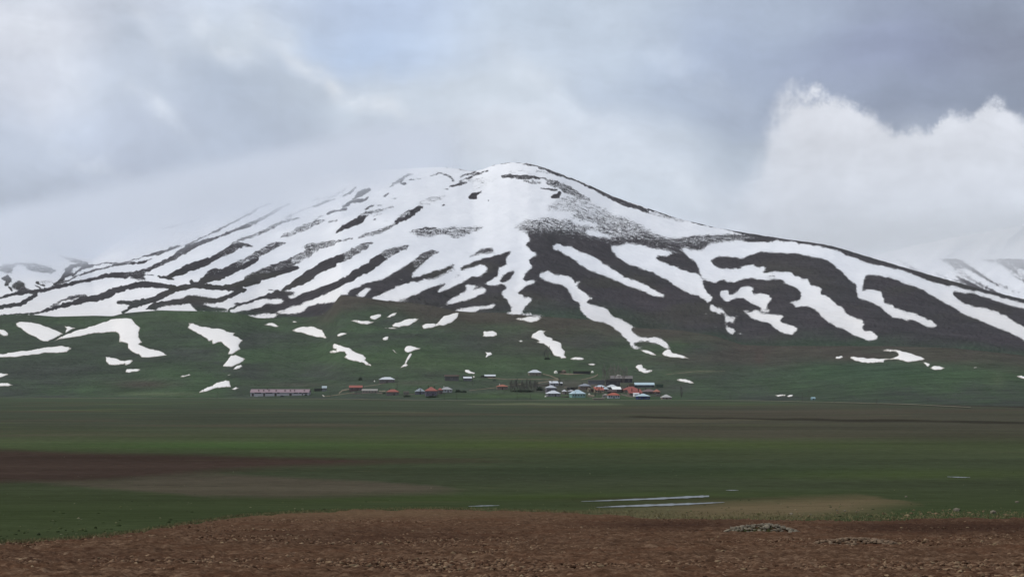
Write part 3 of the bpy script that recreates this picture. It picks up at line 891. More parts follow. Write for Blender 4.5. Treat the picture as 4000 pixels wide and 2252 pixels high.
tag(o, 'faint far snow mountain with grey streaks on the right', kind='structure')

# ------------------------------------------------------------------ cloud lying on the left shoulder and on the far mountain
def cloud_bank(label, box, field, colr):
    x0, x1, y0, y1, z0, z1 = box
    mb = MB_().box(*box)
    m_ = bpy.data.materials.new('cloud_vapour')
    m_.use_nodes = True
    m_.node_tree.nodes.clear()
    n = NT(m_.node_tree)
    p = n.pos()
    sp = n.node('ShaderNodeSeparateXYZ')
    n.put(sp.inputs[0], p)
    dens = field(n, p, *sp.outputs)
    v = n.node('ShaderNodeVolumePrincipled')
    v.inputs['Color'].default_value = colr
    v.inputs['Anisotropy'].default_value = 0.2
    n.put(v.inputs['Density'], dens)
    o_ = n.node('ShaderNodeOutputMaterial')
    n.put(o_.inputs['Volume'], v.outputs[0])
    ob = link_mesh('cloud', mb.mesh('cloud'), m_)
    return tag(ob, label, kind='stuff')


HAZE = 1.8e-5


def left_field(n, p, x, y, z):
    nz = n.noise(p, 0.0065, 4.0, 0.62)
    nz2 = n.noise(p, 0.0016, 2.0, 0.5)
    zb = n.m('ADD', 222.0, n.m('MULTIPLY', n.m('ADD', x, 1057.0), 0.215))
    t = n.m('ADD', n.m('SUBTRACT', z, zb), n.m('MULTIPLY', n.m('SUBTRACT', nz, 0.5), 150.0))
    low = n.step(t, -95.0, 45.0)
    top = n.step(n.m('ADD', t, n.m('MULTIPLY', n.m('SUBTRACT', 3600.0, y), 0.15)), 35.0, 140.0, 1.0, 0.0)
    right = n.step(n.m('ADD', x, n.m('MULTIPLY', n.m('SUBTRACT', nz2, 0.5), 160.0)), -290.0, -80.0, 1.0, 0.0)
    front = n.step(y, 2550.0, 3000.0)
    back = n.step(y, 4100.0, 4600.0, 1.0, 0.0)
    left = n.step(x, -3100.0, -2300.0)
    d_ = n.m('MULTIPLY', n.m('MULTIPLY', n.m('MULTIPLY', low, top), n.m('MULTIPLY', right, left)), n.m('MULTIPLY', front, back))
    return n.m('MULTIPLY', d_, n.m('MULTIPLY', n.step(nz, 0.3, 0.7, 0.2, 1.7), 0.0072))


def right_field(n, p, x, y, z):
    nz = n.noise(p, 0.004, 4.0, 0.6)
    t = n.m('ADD', n.m('SUBTRACT', z, 472.0), n.m('MULTIPLY', n.m('SUBTRACT', nz, 0.5), 110.0))
    low = n.step(t, -110.0, 50.0)
    top = n.step(t, -5.0, 95.0, 1.0, 0.0)
    side = n.m('MULTIPLY', n.step(x, 700.0, 1150.0), n.step(x, 3200.0, 4000.0, 1.0, 0.0))
    fb = n.m('MULTIPLY', n.step(y, 4700.0, 5200.0), n.step(y, 7600.0, 8100.0, 1.0, 0.0))
    return n.m('MULTIPLY', n.m('MULTIPLY', n.m('MULTIPLY', low, top), n.m('MULTIPLY', side, fb)), n.m('MULTIPLY', n.m('ADD', 0.4, nz), 0.0013))


MB_ = MB
cloud_bank('grey cloud wrapping the left shoulder of the mountain', (-3200, 60, 2500, 4650, 60, 1000), left_field, (0.895, 0.922, 0.965, 1))
cloud_bank('grey cloud hiding the top of the far right mountain', (650, 4100, 4650, 8150, 240, 800), right_field, (0.985, 0.988, 0.996, 1))

# ------------------------------------------------------------------ thin even haze over the valley
m_ = bpy.data.materials.new('haze_air')
m_.use_nodes = True
m_.node_tree.nodes.clear()
n = NT(m_.node_tree)
v = n.node('ShaderNodeVolumePrincipled')
v.inputs['Color'].default_value = (0.95, 0.97, 1.0, 1)
v.inputs['Density'].default_value = HAZE
v.inputs['Anisotropy'].default_value = 0.1
o_ = n.node('ShaderNodeOutputMaterial')
n.put(o_.inputs['Volume'], v.outputs[0])
ob = link_mesh('haze', MB().box(-15500, 15500, -300, 9300, -420, 1060).mesh('haze'), m_)
tag(ob, 'thin pale haze in the air of the valley', kind='stuff')

# ------------------------------------------------------------------ plain
PROF = [(6,-1.25),(12,-1.70),(22,-2.40),(32,-3.12),(45,-3.93),(60,-4.82),(80,-5.95),(100,-7.05),(130,-8.9),(160,-10.6),(200,-12.4),(240,-13.5),(300,-14.0),(4000,-14.0),(60000,-14.0)]
_pd = np.linspace(0, 400, 1601)
_pz = interp(PROF)(_pd)
_k = np.hanning(81); _k /= _k.sum()
_pz = np.convolve(np.pad(_pz, 40, mode='edge'), _k, mode='valid')
_pz[:40] = interp(PROF)(_pd[:40])


def ground_z(D):
    return np.where(D < 400, np.interp(D, _pd, _pz), PLAIN_Z)


_dd = np.concatenate([np.arange(8, 400, .5), np.geomspace(400, 3000, 400)])
_pp = HOR - ground_z(_dd) / _dd * FPX


def plain_D(py):
    return np.interp(-np.asarray(py, float), -_pp, _dd)


def plain_pt(px, py, up=0.0):
    D_ = float(plain_D(py))
    return Vector(((px - 2000) / FPX * D_, D_, float(ground_z(np.array(D_))) + up))


drow = np.concatenate([np.geomspace(6, 300, 170), np.geomspace(300, 2400, 330)[1:]])
drow = np.concatenate([drow, [3000, 4500, 6500, 9000]])
ucol = np.concatenate([np.linspace(-1.6, -0.34, 40), np.linspace(-.335, .335, 420), np.linspace(.34, 1.6, 40)])
D, U = np.meshgrid(drow, ucol, indexing='ij')
PX = 2000 + U * FPX
PYr = HOR - ground_z(D) / D * FPX
Zp = ground_z(D) + fbm(U * D / 60, D / 90, 3, .5, 51) * 0.25 * sstep(D, 150, 500) * (1 - sstep(D, 1300, 1800))
tint = np.zeros(PX.shape + (3,))


def pal(c):
    return np.array(alb(c))


row_c = [(1540,(66,76,63)),(1562,(64,73,58)),(1600,(60,66,55)),(1650,(61,65,54)),(1700,(63,68,51)),(1750,(61,68,48)),(1800,(55,61,45)),(1870,(53,58,44)),(1930,(55,62,43)),(2000,(54,62,41)),(2120,(55,62,42)),(2260,(60,66,45))]
for ch in range(3):
    tint[..., ch] = np.interp(PYr, [r[0] for r in row_c], [alb(r[1])[ch] for r in row_c])


def in_poly(pts, soft):
    # soft inside mask in picture rows/columns of the ground
    m = np.zeros(PX.shape, np.float32)
    nx = PX + 70 * fbm(PX / 300, PYr / 25, 3, .5, 61); ny = PYr + 4 * fbm(PX / 160, PYr / 12, 3, .5, 62)
    K = 9 if soft > 1 else 5
    for k in range(K):
        t = (k / (K - 1) - .5) * 2
        m += inside(pts, nx + t * 28 * soft, ny + t * (1.2 if soft <= 1 else 9 * soft / 2))
    return (m / K)[..., None]


def paint(c, m, k=1.0):
    global tint
    m = np.clip(m * k, 0, 1)
    tint = tint * (1 - m) + pal(c) * m


# broad drifts of duller, browner pasture
str1 = fbm(PX / 900, PYr / 14, 4, .6, 63)[..., None]
paint((72, 68, 58), sstep(str1, .05, .55) * sstep(-PYr, -1800, -1640)[..., None], .75)
str2 = fbm(PX / 500 + 9, PYr / 9, 4, .6, 65)[..., None]
paint((74, 86, 56), sstep(str2, .15, .7) * sstep(-PYr, -1900, -1560)[..., None], .45)
paint((66, 62, 54), (sstep(PX, 1900, 2600) * sstep(PYr, 1570, 1600) * (1 - sstep(PYr, 1690, 1740)))[..., None], .6)
paint((66, 78, 42), np.exp(-(((PX - 2300) / 900) ** 2 + ((PYr - 1735) / 18) ** 2))[..., None], .6)
paint((58, 80, 44), np.exp(-(((PX - 900) / 700) ** 2 + ((PYr - 1738) / 16) ** 2))[..., None], .6)
paint((64, 76, 40), np.exp(-(((PX - 3500) / 700) ** 2 + ((PYr - 1850) / 22) ** 2))[..., None], .5)
paint((47, 58, 42), np.exp(-(((PX - 2600) / 900) ** 2 + ((PYr - 1835) / 30) ** 2))[..., None], .5)
paint((62, 74, 42), np.exp(-(((PX - 2100) / 900) ** 2 + ((PYr - (1940 - (PX - 2100) * .014)) / 12) ** 2))[..., None], .6)
# ploughed and fallow fields far out on the plain
paint((59, 47, 43), in_poly(P('X',[(-900,325),(0,330),(300,340),(800,350),(1300,364),(1800,380),(2300,377),(2576,381),(1900,396),(1500,410),(1200,430),(800,465),(400,487),(0,492),(-900,500)]), 2), .9)
paint((76, 68, 60), in_poly(P('X',[(120,497),(500,487),(900,456),(1100,450),(1400,468),(1900,488),(2300,520),(2200,545),(1500,570),(1000,562),(600,530)]), 2), .7)
paint((42, 40, 34), in_poly(P('Y',[(560,160),(1500,172),(2576,186),(3600,200),(3600,214),(2576,200),(1500,182),(560,168)]), 1), .8)
paint((50, 47, 44), in_poly([(3650,1584),(3760,1572),(4100,1571),(5200,1580),(5200,1600),(4000,1592)], 1), .85)
paint((84, 80, 66), in_poly(P('Y',[(300,186),(700,172),(1300,176),(900,192)]), 1), .4)
paint((96, 102, 78), in_poly([(1790,1574),(2000,1575),(2460,1578),(2440,1583),(2200,1583),(1800,1578)], 1), .55)
paint((92, 98, 74), in_poly([(1000,1600),(1700,1606),(1690,1611),(1000,1604)], 1), .25)
paint((66, 58, 46), np.exp(-(((PX - 2540) / 300) ** 2 + ((PYr - (1974 - PX * .01)) / 9) ** 2))[..., None] + np.exp(-(((PX - 2600) / 280) ** 2 + ((PYr - (1997 - PX * .01)) / 9) ** 2))[..., None], .45)
# dry stubble behind the near field
paint((98, 85, 66), in_poly(P('Y',[(450,650),(1000,600),(1400,580),(1850,562),(1960,590),(1750,640),(1450,668),(700,690)]), 3), .8)
paint((80, 78, 58), in_poly(P('Y',[(-200,632),(500,640),(900,620),(900,690),(500,690),(-200,660)]), 2), .6)

M_PLAIN, n, b = mat('pasture')
p = n.pos()
sp = n.node('ShaderNodeMapping')
n.put(sp.inputs[0], p)
sp.inputs['Scale'].default_value = (0.35, 1.0, 1.0)
q1 = n.noise(sp.outputs[0], 0.03, 5.0, 0.65)
q2 = n.noise(p, 0.35, 4.0, 0.7)
q3 = n.noise(p, 4.0, 4.0, 0.7)
k = n.m('MULTIPLY', n.m('ADD', 0.50, n.m('MULTIPLY', q1, 1.0)), n.m('MULTIPLY', n.m('ADD', 0.55, n.m('MULTIPLY', q2, 0.90)), n.m('ADD', 0.60, n.m('MULTIPLY', q3, 0.80))))
tc = n.vm('SCALE', n.attr('tint', 'Color'), k)
dry = n.step(n.noise(sp.outputs[0], 0.11, 5.0, 0.7), 0.58, 0.78)
n.put(b.inputs['Base Color'], n.mix(n.m('MULTIPLY', dry, 0.5), tc, alb4((92, 86, 64))))
bump(n, b, n.m('ADD', q2, n.m('MULTIPLY', q3, 0.2)), 0.6, 0.6)
me = grid_mesh('plain', U * D, D, Zp, None, dict(tint=tint * 1.23))
o = link_mesh('plain', me, M_PLAIN)
tag(o, 'wide flat green plain with faint field bands', kind='structure')

# ------------------------------------------------------------------ near ploughed field
EDGE = smoothed([(-3200,2190),(-600,2160),(0,2129),(310,2109),(543,2082),(699,2051),(932,2016),(1165,2002),(1398,1992),(1708,1986),(2000,1994),(2310,2004),(2466,2016),
        (2543,2025),(2932,2028),(3126,2031),(3397,2035),(3708,2021),(4000,2024),(4600,2030),(7200,2050)], 60)
drow = np.geomspace(9, 135, 520)
pcol = np.concatenate([np.linspace(-2600, -220, 60), np.linspace(-210, 4210, 640), np.linspace(4220, 6600, 60)])
D, PX = np.meshgrid(drow, pcol, indexing='ij')
Xf = (PX - 2000) / FPX * D
Zg = ground_z(D)
PYf = HOR - Zg / D * FPX
edge_py = EDGE(PX) + 9 * fbm(PX / 70, PX * 0, 5, .6, 71)
keep = PYf > edge_py
rough = fbm(Xf / .55, D / .7, 5, .62, 73) * .075 + fbm(Xf / 3.5, D / 3.5, 2, .5, 75) * .06 + np.abs(fbm(Xf / .22, D / .25, 3, .6, 77)) * .07
fade = sstep(PYf - edge_py, 0, 14)
Zf = Zg + 0.012 + (0.05 + rough) * fade
dark = np.exp(-(((PX - 2620) / 330) ** 2 + ((PYf - 2058) / 24) ** 2)) + 1.0 * sstep(PX, 3050, 3500) * np.exp(-((PYf - 2068) / 30) ** 2) + .6 * np.exp(-(((PX - 1500) / 700) ** 2 + ((PYf - 2110) / 40) ** 2)) + .5 * np.exp(-(((PX - 300) / 600) ** 2 + ((PYf - 2200) / 30) ** 2))
wet = np.clip(dark + .25 * fbm(Xf / 3, D / 3, 3, .5, 79), 0, 1)
stub = np.exp(-(((PX - 1500) / 700) ** 2 + ((PYf - 2010) / 22) ** 2)).clip(0, 1)
M_SOIL, n, b = mat('ploughed_soil')
p = n.pos()
a1 = n.noise(p, 3.0, 6.0, 0.7)
a2 = n.noise(p, 14.0, 4.0, 0.65)
a3 = n.noise(p, 0.5, 4.0, 0.6)
c = n.ramp(n.m('ADD', n.m('MULTIPLY', a1, 0.6), n.m('MULTIPLY', a2, 0.4)), [(0.34, alb4((46, 33, 25))), (0.5, alb4((88, 67, 53))), (0.66, alb4((130, 107, 88)))])
c = n.mix(n.step(a3, 0.45, 0.7, 0.0, 0.45), c, alb4((88, 60, 45)))
c = n.mix(n.m('MULTIPLY', n.attr('wet'), 0.75), c, alb4((54, 39, 34)))
c = n.mix(n.m('MULTIPLY', n.attr('stub'), n.m('MULTIPLY', a2, 1.1)), c, alb4((108, 90, 70)))
n.put(b.inputs['Base Color'], c)
bump(n, b, n.m('ADD', a1, n.m('MULTIPLY', a2, 0.5)), 0.9, 0.05)
me = grid_mesh('ploughed_field', Xf, D, Zf, dict(wet=wet, stub=stub), None, keep)
o = link_mesh('ploughed_field', me, M_SOIL)
tag(o, 'bare brown ploughed field in front of the plain', kind='structure')


def field_z(x, y):
    D_ = np.asarray(y, float)
    return ground_z(D_) + 0.06


# ------------------------------------------------------------------ stones: shared lumps
def lump(seed, sub=1):
    bm = bmesh.new()
    bmesh.ops.create_icosphere(bm, subdivisions=sub, radius=1.0)
    rr = random.Random(seed)
    for v in bm.verts:
        v.co *= rr.uniform(0.72, 1.12)
    me = bpy.data.meshes.new('stone')
    bm.to_mesh(me)
    bm.free()
    return me


def stone_mat(name, c0, c1):
    m_, n, b = mat(name)
    oi = n.node('ShaderNodeObjectInfo').outputs['Random']
    p = n.pos()
    k = n.m('ADD', n.m('MULTIPLY', oi, 0.6), n.m('MULTIPLY', n.noise(p, 9.0, 4.0, 0.6), 0.4))
    n.put(b.inputs['Base Color'], n.mix(k, alb4(c0), alb4(c1)))
    bump(n, b, n.noise(p, 20.0, 4.0, 0.6), 0.4, 0.03)
    return m_


M_STONE = stone_mat('pale_stone', (88, 82, 72), (138, 130, 116))
M_STONE_B = stone_mat('brown_stone', (86, 70, 58), (134, 116, 98))
LUMPS = [lump(s, 1) for s in range(8)]
for l_ in LUMPS:
    l_.materials.append(M_STONE)
LUMPS_B = [l_.copy() for l_ in LUMPS]
for l_ in LUMPS_B:
    l_.materials.clear(); l_.materials.append(M_STONE_B)

# clods: too many to count
ico_v = np.array([(0,0,-1),(.72,-.53,-.45),(-.28,-.85,-.45),(-.89,0,-.45),(-.28,.85,-.45),(.72,.53,-.45),(.28,-.85,.45),(-.72,-.53,.45),(-.72,.53,.45),(.28,.85,.45),(.89,0,.45),(0,0,1)])
ico_f = np.array([(0,1,2),(1,0,5),(0,2,3),(0,3,4),(0,4,5),(1,5,10),(2,1,6),(3,2,7),(4,3,8),(5,4,9),(1,10,6),(2,6,7),(3,7,8),(4,8,9),(5,9,10),(6,10,11),(7,6,11),(8,7,11),(9,8,11),(10,9,11)])


def clod_cloud(name, N, seed, smin, smax, pxr, pyr, matr, label, sink=.2, bias=None, outside=False):
    rg = np.random.RandomState(seed)
    px = rg.uniform(pxr[0], pxr[1], N); py = rg.uniform(pyr[0], pyr[1], N)
    ok = (py < EDGE(px) - 1) if outside else (py > EDGE(px) + 3)
    if bias is not None:
        ok &= rg.rand(N) < bias(px, py)
    px, py = px[ok], py[ok]
    N = len(px)
    D_ = plain_D(py); x = (px - 2000) / FPX * D_
    s = smin * (smax / smin) ** (rg.rand(N) ** 2.2)
    S = np.stack([s * rg.uniform(.8, 1.7, N), s * rg.uniform(.7, 1.3, N), s * rg.uniform(.45, .8, N)], 1)
    th = rg.uniform(0, 6.28, N)
    jit = rg.uniform(.5, 1.35, (N, 12, 1))
    V = ico_v[None] * jit * S[:, None, :]
    cx, sx = np.cos(th)[:, None], np.sin(th)[:, None]
    Vx = V[..., 0] * cx - V[..., 1] * sx + x[:, None]
    Vy = V[..., 0] * sx + V[..., 1] * cx + D_[:, None]
    Vz = V[..., 2] + (field_z(x, D_) - (.06 if outside else 0) + S[:, 2] * sink)[:, None]
    VV = np.stack([Vx, Vy, Vz], -1).reshape(-1, 3)
    FF = (ico_f[None] + (np.arange(N) * 12)[:, None, None]).reshape(-1, 3)
    me = tri_mesh(name, VV, FF)
    o = link_mesh(name, me, matr)
    at = me.attributes.new('shade', 'FLOAT', 'POINT')
    at.data.foreach_set('value', np.repeat(rg.rand(N), 12).astype(np.float32))
    at = me.attributes.new('wet', 'FLOAT', 'POINT')
    wv = np.exp(-(((px - 2620) / 330) ** 2 + ((py - 2058) / 24) ** 2)) + sstep(px, 3050, 3500) * np.exp(-((py - 2068) / 30) ** 2)
    at.data.foreach_set('value', np.repeat(np.clip(wv, 0, 1), 12).astype(np.float32))
    return tag(o, label, kind='stuff')


M_CLOD, n, b = mat('soil_clod')
p = n.pos()
sh = n.attr('shade')
c = n.ramp(n.m('ADD', n.m('MULTIPLY', sh, 0.75), n.m('MULTIPLY', n.noise(p, 12.0, 4.0, 0.6), 0.3)), [(0.1, alb4((48, 34, 26))), (0.45, alb4((92, 69, 55))), (0.8, alb4((126, 103, 84))), (0.99, alb4((158, 140, 114)))])
c = n.mix(n.m('MULTIPLY', n.attr('wet'), 0.65), c, alb4((54, 39, 34)))
n.put(b.inputs['Base Color'], c)
bump(n, b, n.noise(p, 30.0, 4.0, 0.6), 0.5, 0.02)
clod_cloud('soil_clods', 70000, 5, .011, .048, (-300, 4300), (2030, 2290), M_CLOD, 'loose brown clods scattered over the ploughed field')
M_TUFT, n, b = mat('grass_tuft')
n.put(b.inputs['Base Color'], n.ramp(n.attr('shade'), [(0.0, alb4((44, 50, 34))), (0.6, alb4((62, 72, 46))), (0.92, alb4((86, 90, 62))), (1.0, alb4((128, 124, 100)))]))
clod_cloud('grass_tufts', 7000, 33, .03, .10, (-400, 4400), (1640, 2110), M_TUFT, 'scattered grass tufts and small stones over the green plain', .1, lambda px, py: np.clip(vnoise(px / 130, py / 9, 91) * 1.6 - .35, 0, 1), True)
M_PEB, n, b = mat('field_pebble')
n.put(b.inputs['Base Color'], n.ramp(n.attr('shade'), [(0.0, alb4((92, 76, 60))), (1.0, alb4((140, 122, 98)))]))
clod_cloud('field_gravel', 1700, 9, .012, .06, (-200, 4200), (2040, 2290), M_PEB, 'pale small stones lying among the brown clods', .5, lambda px, py: .35 + .65 * sstep(px, 1800, 3600))


clod_cloud('scattered_stones', 900, 12, .03, .13, (2900, 4300), (1972, 2034), M_PEB, 'pale stones scattered in the grassy strip behind the soil', .3, lambda px, py: np.clip(sstep(px, 2900, 3300) * np.exp(-((py - 2012) / 16) ** 2) * (vnoise(px / 60, py / 8, 88) > .5), 0, 1), True)


def stone_pile(label, cx, cyy, w_px, h_px, nst, seed, lumps, grass=True):
    D0 = float(plain_D(cyy)); k = D0 / FPX
    root = empty('stone_pile', ((cx - 2000) * k, D0, float(field_z(0, D0))))
    tag(root, label, 'stone pile')
    rr = random.Random(seed)
    W = w_px * k / 2; Hh = h_px * k
    first = {}
    # earth core
    nn = 22
    vs, fs = [], []
    for i in range(nn):
        for j in range(9):
            a = -1 + 2 * i / (nn - 1); c_ = -1 + 2 * j / 8
            rr_ = a * a + c_ * c_
            z = Hh * .72 * max(0, 1 - rr_) ** .8 - .05 + .03 * rr.random()
            vs.append((a * W, c_ * W * .55, z))
    for i in range(nn - 1):
        for j in range(8):
            fs.append((i * 9 + j, (i + 1) * 9 + j, (i + 1) * 9 + j + 1, i * 9 + j + 1))
    core = link_mesh('earth_mound', mesh_from('earth_mound', vs, fs, True), M_SOIL, root)
    for i in range(nst):
        while True:
            a, c_ = rr.uniform(-1, 1), rr.uniform(-1, 1)
            if a * a + c_ * c_ < 1:
                break
        z = Hh * .8 * max(0, 1 - a * a - c_ * c_) ** .8
        s = W * rr.choice([.022, .03, .038, .046, .055, .075]) * rr.uniform(.8, 1.25)
        o = bpy.data.objects.new('stone', rr.choice(lumps))
        COL.objects.link(o)
        o.parent = root
        o.location = (a * W * 1.02, c_ * W * .57, z)
        o.rotation_euler = (rr.uniform(-.4, .4), rr.uniform(-.4, .4), rr.uniform(0, 6.28))
        o.scale = (s * rr.uniform(.9, 1.6), s, s * rr.uniform(.5, .8))
    if grass:
        gv, gf = [], []
        for i in range(420):
            a, c_ = rr.uniform(-.95, .25), rr.uniform(-1.05, -.35)
            x, y = a * W, c_ * W * .6
            z = Hh * .7 * max(0, 1 - a * a - (c_ * .9) ** 2) ** .8 - .03
            h = rr.uniform(.03, .10); t = rr.uniform(0, 6.28); w_ = .008
            lx, ly = rr.uniform(-.04, .04), rr.uniform(-.04, .04)
            b0 = len(gv)
            gv += [(x - w_ * math.cos(t), y - w_ * math.sin(t), z), (x + w_ * math.cos(t), y + w_ * math.sin(t), z), (x + lx, y + ly, z + h)]
            gf.append((b0, b0 + 1, b0 + 2))
        g = link_mesh('grass', mesh_from('grass', gv, gf), M_GRASS, root)
        g['kind'] = 'stuff'
    return root


M_GRASS, n, b = mat('grass_blade')
n.put(b.inputs['Base Color'], n.mix(n.noise(n.pos(), 8.0, 3.0, 0.6), alb4((58, 74, 44)), alb4((92, 104, 66))))
stone_pile('grey stone heap with a green grassy front on the ploughed field', 2975, 2088, 285, 40, 280, 3, LUMPS, True)
stone_pile('low brownish stone heap nearest the viewer, right of the grassy heap', 3345, 2136, 320, 30, 210, 4, LUMPS_B, False)

rg = np.random.RandomState(31)
NT_ = 9000
gpx = rg.uniform(-200, 4200, NT_)
gpy = EDGE(gpx) + rg.normal(0, 3.2, NT_) + np.where(gpx > 2300, -rg.rand(NT_) ** 2 * 26, 0)
gD = plain_D(gpy); gX = (gpx - 2000) / FPX * gD
gh = rg.uniform(.03, .12, NT_); th = rg.uniform(0, 6.28, NT_); gw = rg.uniform(.01, .03, NT_)
gz = ground_z(gD) + .03
V = np.stack([np.stack([gX - gw * np.cos(th), gD - gw * np.sin(th), gz], -1), np.stack([gX + gw * np.cos(th), gD + gw * np.sin(th), gz], -1),
              np.stack([gX + rg.normal(0, .05, NT_), gD + rg.normal(0, .05, NT_), gz + gh], -1)], 1).reshape(-1, 3)
M_DRY, n, b = mat('dry_grass_blade')
n.put(b.inputs['Base Color'], n.mix(n.noise(n.pos(), 1.5, 3.0, 0.6), alb4((66, 72, 48)), alb4((128, 116, 88))))
tag(link_mesh('dry_grass', tri_mesh('dry_grass', V, np.arange(NT_ * 3).reshape(-1, 3)), M_DRY), 'thin dry grass along the far edge of the ploughed field', kind='stuff')

BOULD = [(3880,2004,30,'largest pale boulder at the right end of the grassy strip'),(3735,1995,26,'pale boulder left of the largest one on the grassy strip'),(3972,1962,16,'small pale boulder high on the green strip at the right edge'),
         (3540,1940,12,'lone pale stone on the green beyond the stubble'),(3090,2008,14,'pinkish stone on the stubble behind the stone heap'),(3166,2010,10,'small stone right of the pinkish stone on the stubble'),
         (3270,1994,10,'leftmost white stone of the row on the stubble'),(3300,1996,12,'middle white stone of the row on the stubble'),(3345,1999,9,'rightmost white stone of the row on the stubble'),
         (3125,2026,8,'white stone at the edge of soil and stubble'),(3610,2020,9,'white stone on the soil edge left of the boulders'),(2785,2087,16,'flat pale stone lying left of the grassy heap'),
         (1195,2110,16,'long pale stone alone in the left half of the field'),(1515,2066,12,'pale broken stone on the light soil in mid field'),(2570,2028,9,'small white stone where dark soil meets stubble'),(180,2232,18,'pale stone at the lower left edge of the field')]
rr = random.Random(21)
for (px, py, w_, lab) in BOULD:
    q_ = plain_pt(px, py)
    s = w_ * q_.y / FPX / 2
    o = bpy.data.objects.new('field_stone', rr.choice(LUMPS if px > 2500 else LUMPS_B))
    COL.objects.link(o)
    o.location = (q_.x, q_.y, q_.z + s * .35 + (.06 if py > EDGE(px) else 0))
    o.scale = (s * 1.15, s * .9, s * rr.uniform(.6, .8))
    o.rotation_euler = (0, rr.uniform(-.2, .2), rr.uniform(0, 6.28))
    tag(o, lab, 'stone', 'loose stones at the field edge')

# ------------------------------------------------------------------ puddles
M_WATER, n, b = mat('puddle_water')
b.inputs['Base Color'].default_value = (0.10, 0.11, 0.11, 1)
b.inputs['Roughness'].default_value = 0.32
b.inputs['Specular IOR Level'].default_value = 0.6
bump(n, b, n.noise(n.pos(), 1.5, 3.0, 0.5), 0.03, 0.05)


def ribbon(name, pts, matr, fn, up, label=None, kind='structure', sub=8):
    """ribbon from (px, py, half height in rows) points laid on the ground"""
    L = []
    for (a, c_) in zip(pts[:-1], pts[1:]):
        for k in range(sub):
            t = k / sub
            L.append(tuple(a[i] + (c_[i] - a[i]) * t for i in range(3)))
    L.append(pts[-1])
    vs, fs = [], []
    for i, (px, py, h) in enumerate(L):
        h = h * (1 + .35 * math.sin(i * 1.7) * math.sin(i * .6))
        vs += [fn(px, py - h, up), fn(px, py + h, up)]
        if i:
            k = 2 * i
            fs.append((k - 2, k - 1, k + 1, k))
    o = link_mesh(name, mesh_from(name, vs, fs), matr)
    return tag(o, label, kind=kind)


ribbon('puddle', [(2270,1958,.4),(2400,1953,2),(2560,1947,3),(2700,1940,3.5),(2770,1937,3)], M_WATER, plain_pt, .03, 'upper of two long thin puddles on the green plain')
ribbon('puddle', [(2330,1981,.4),(2450,1976,3),(2600,1971,4),(2700,1967,3),(2830,1961,.6)], M_WATER, plain_pt, .03, 'lower of two long thin puddles on the green plain')
ribbon('puddle', [(3700,1861,.4),(3750,1863,1.6),(3790,1864,.4)], M_WATER, plain_pt, .03, 'tiny far puddle at the right')
ribbon('puddle', [(2835,1914,.3),(2860,1914,1.2),(2885,1914,.3)], M_WATER, plain_pt, .03, 'tiny puddle above the long ones')
ribbon('puddle', [(1830,1977,.4),(1890,1975,1.6),(1950,1974,.4)], M_WATER, plain_pt, .03, 'small puddle left of the long ones')

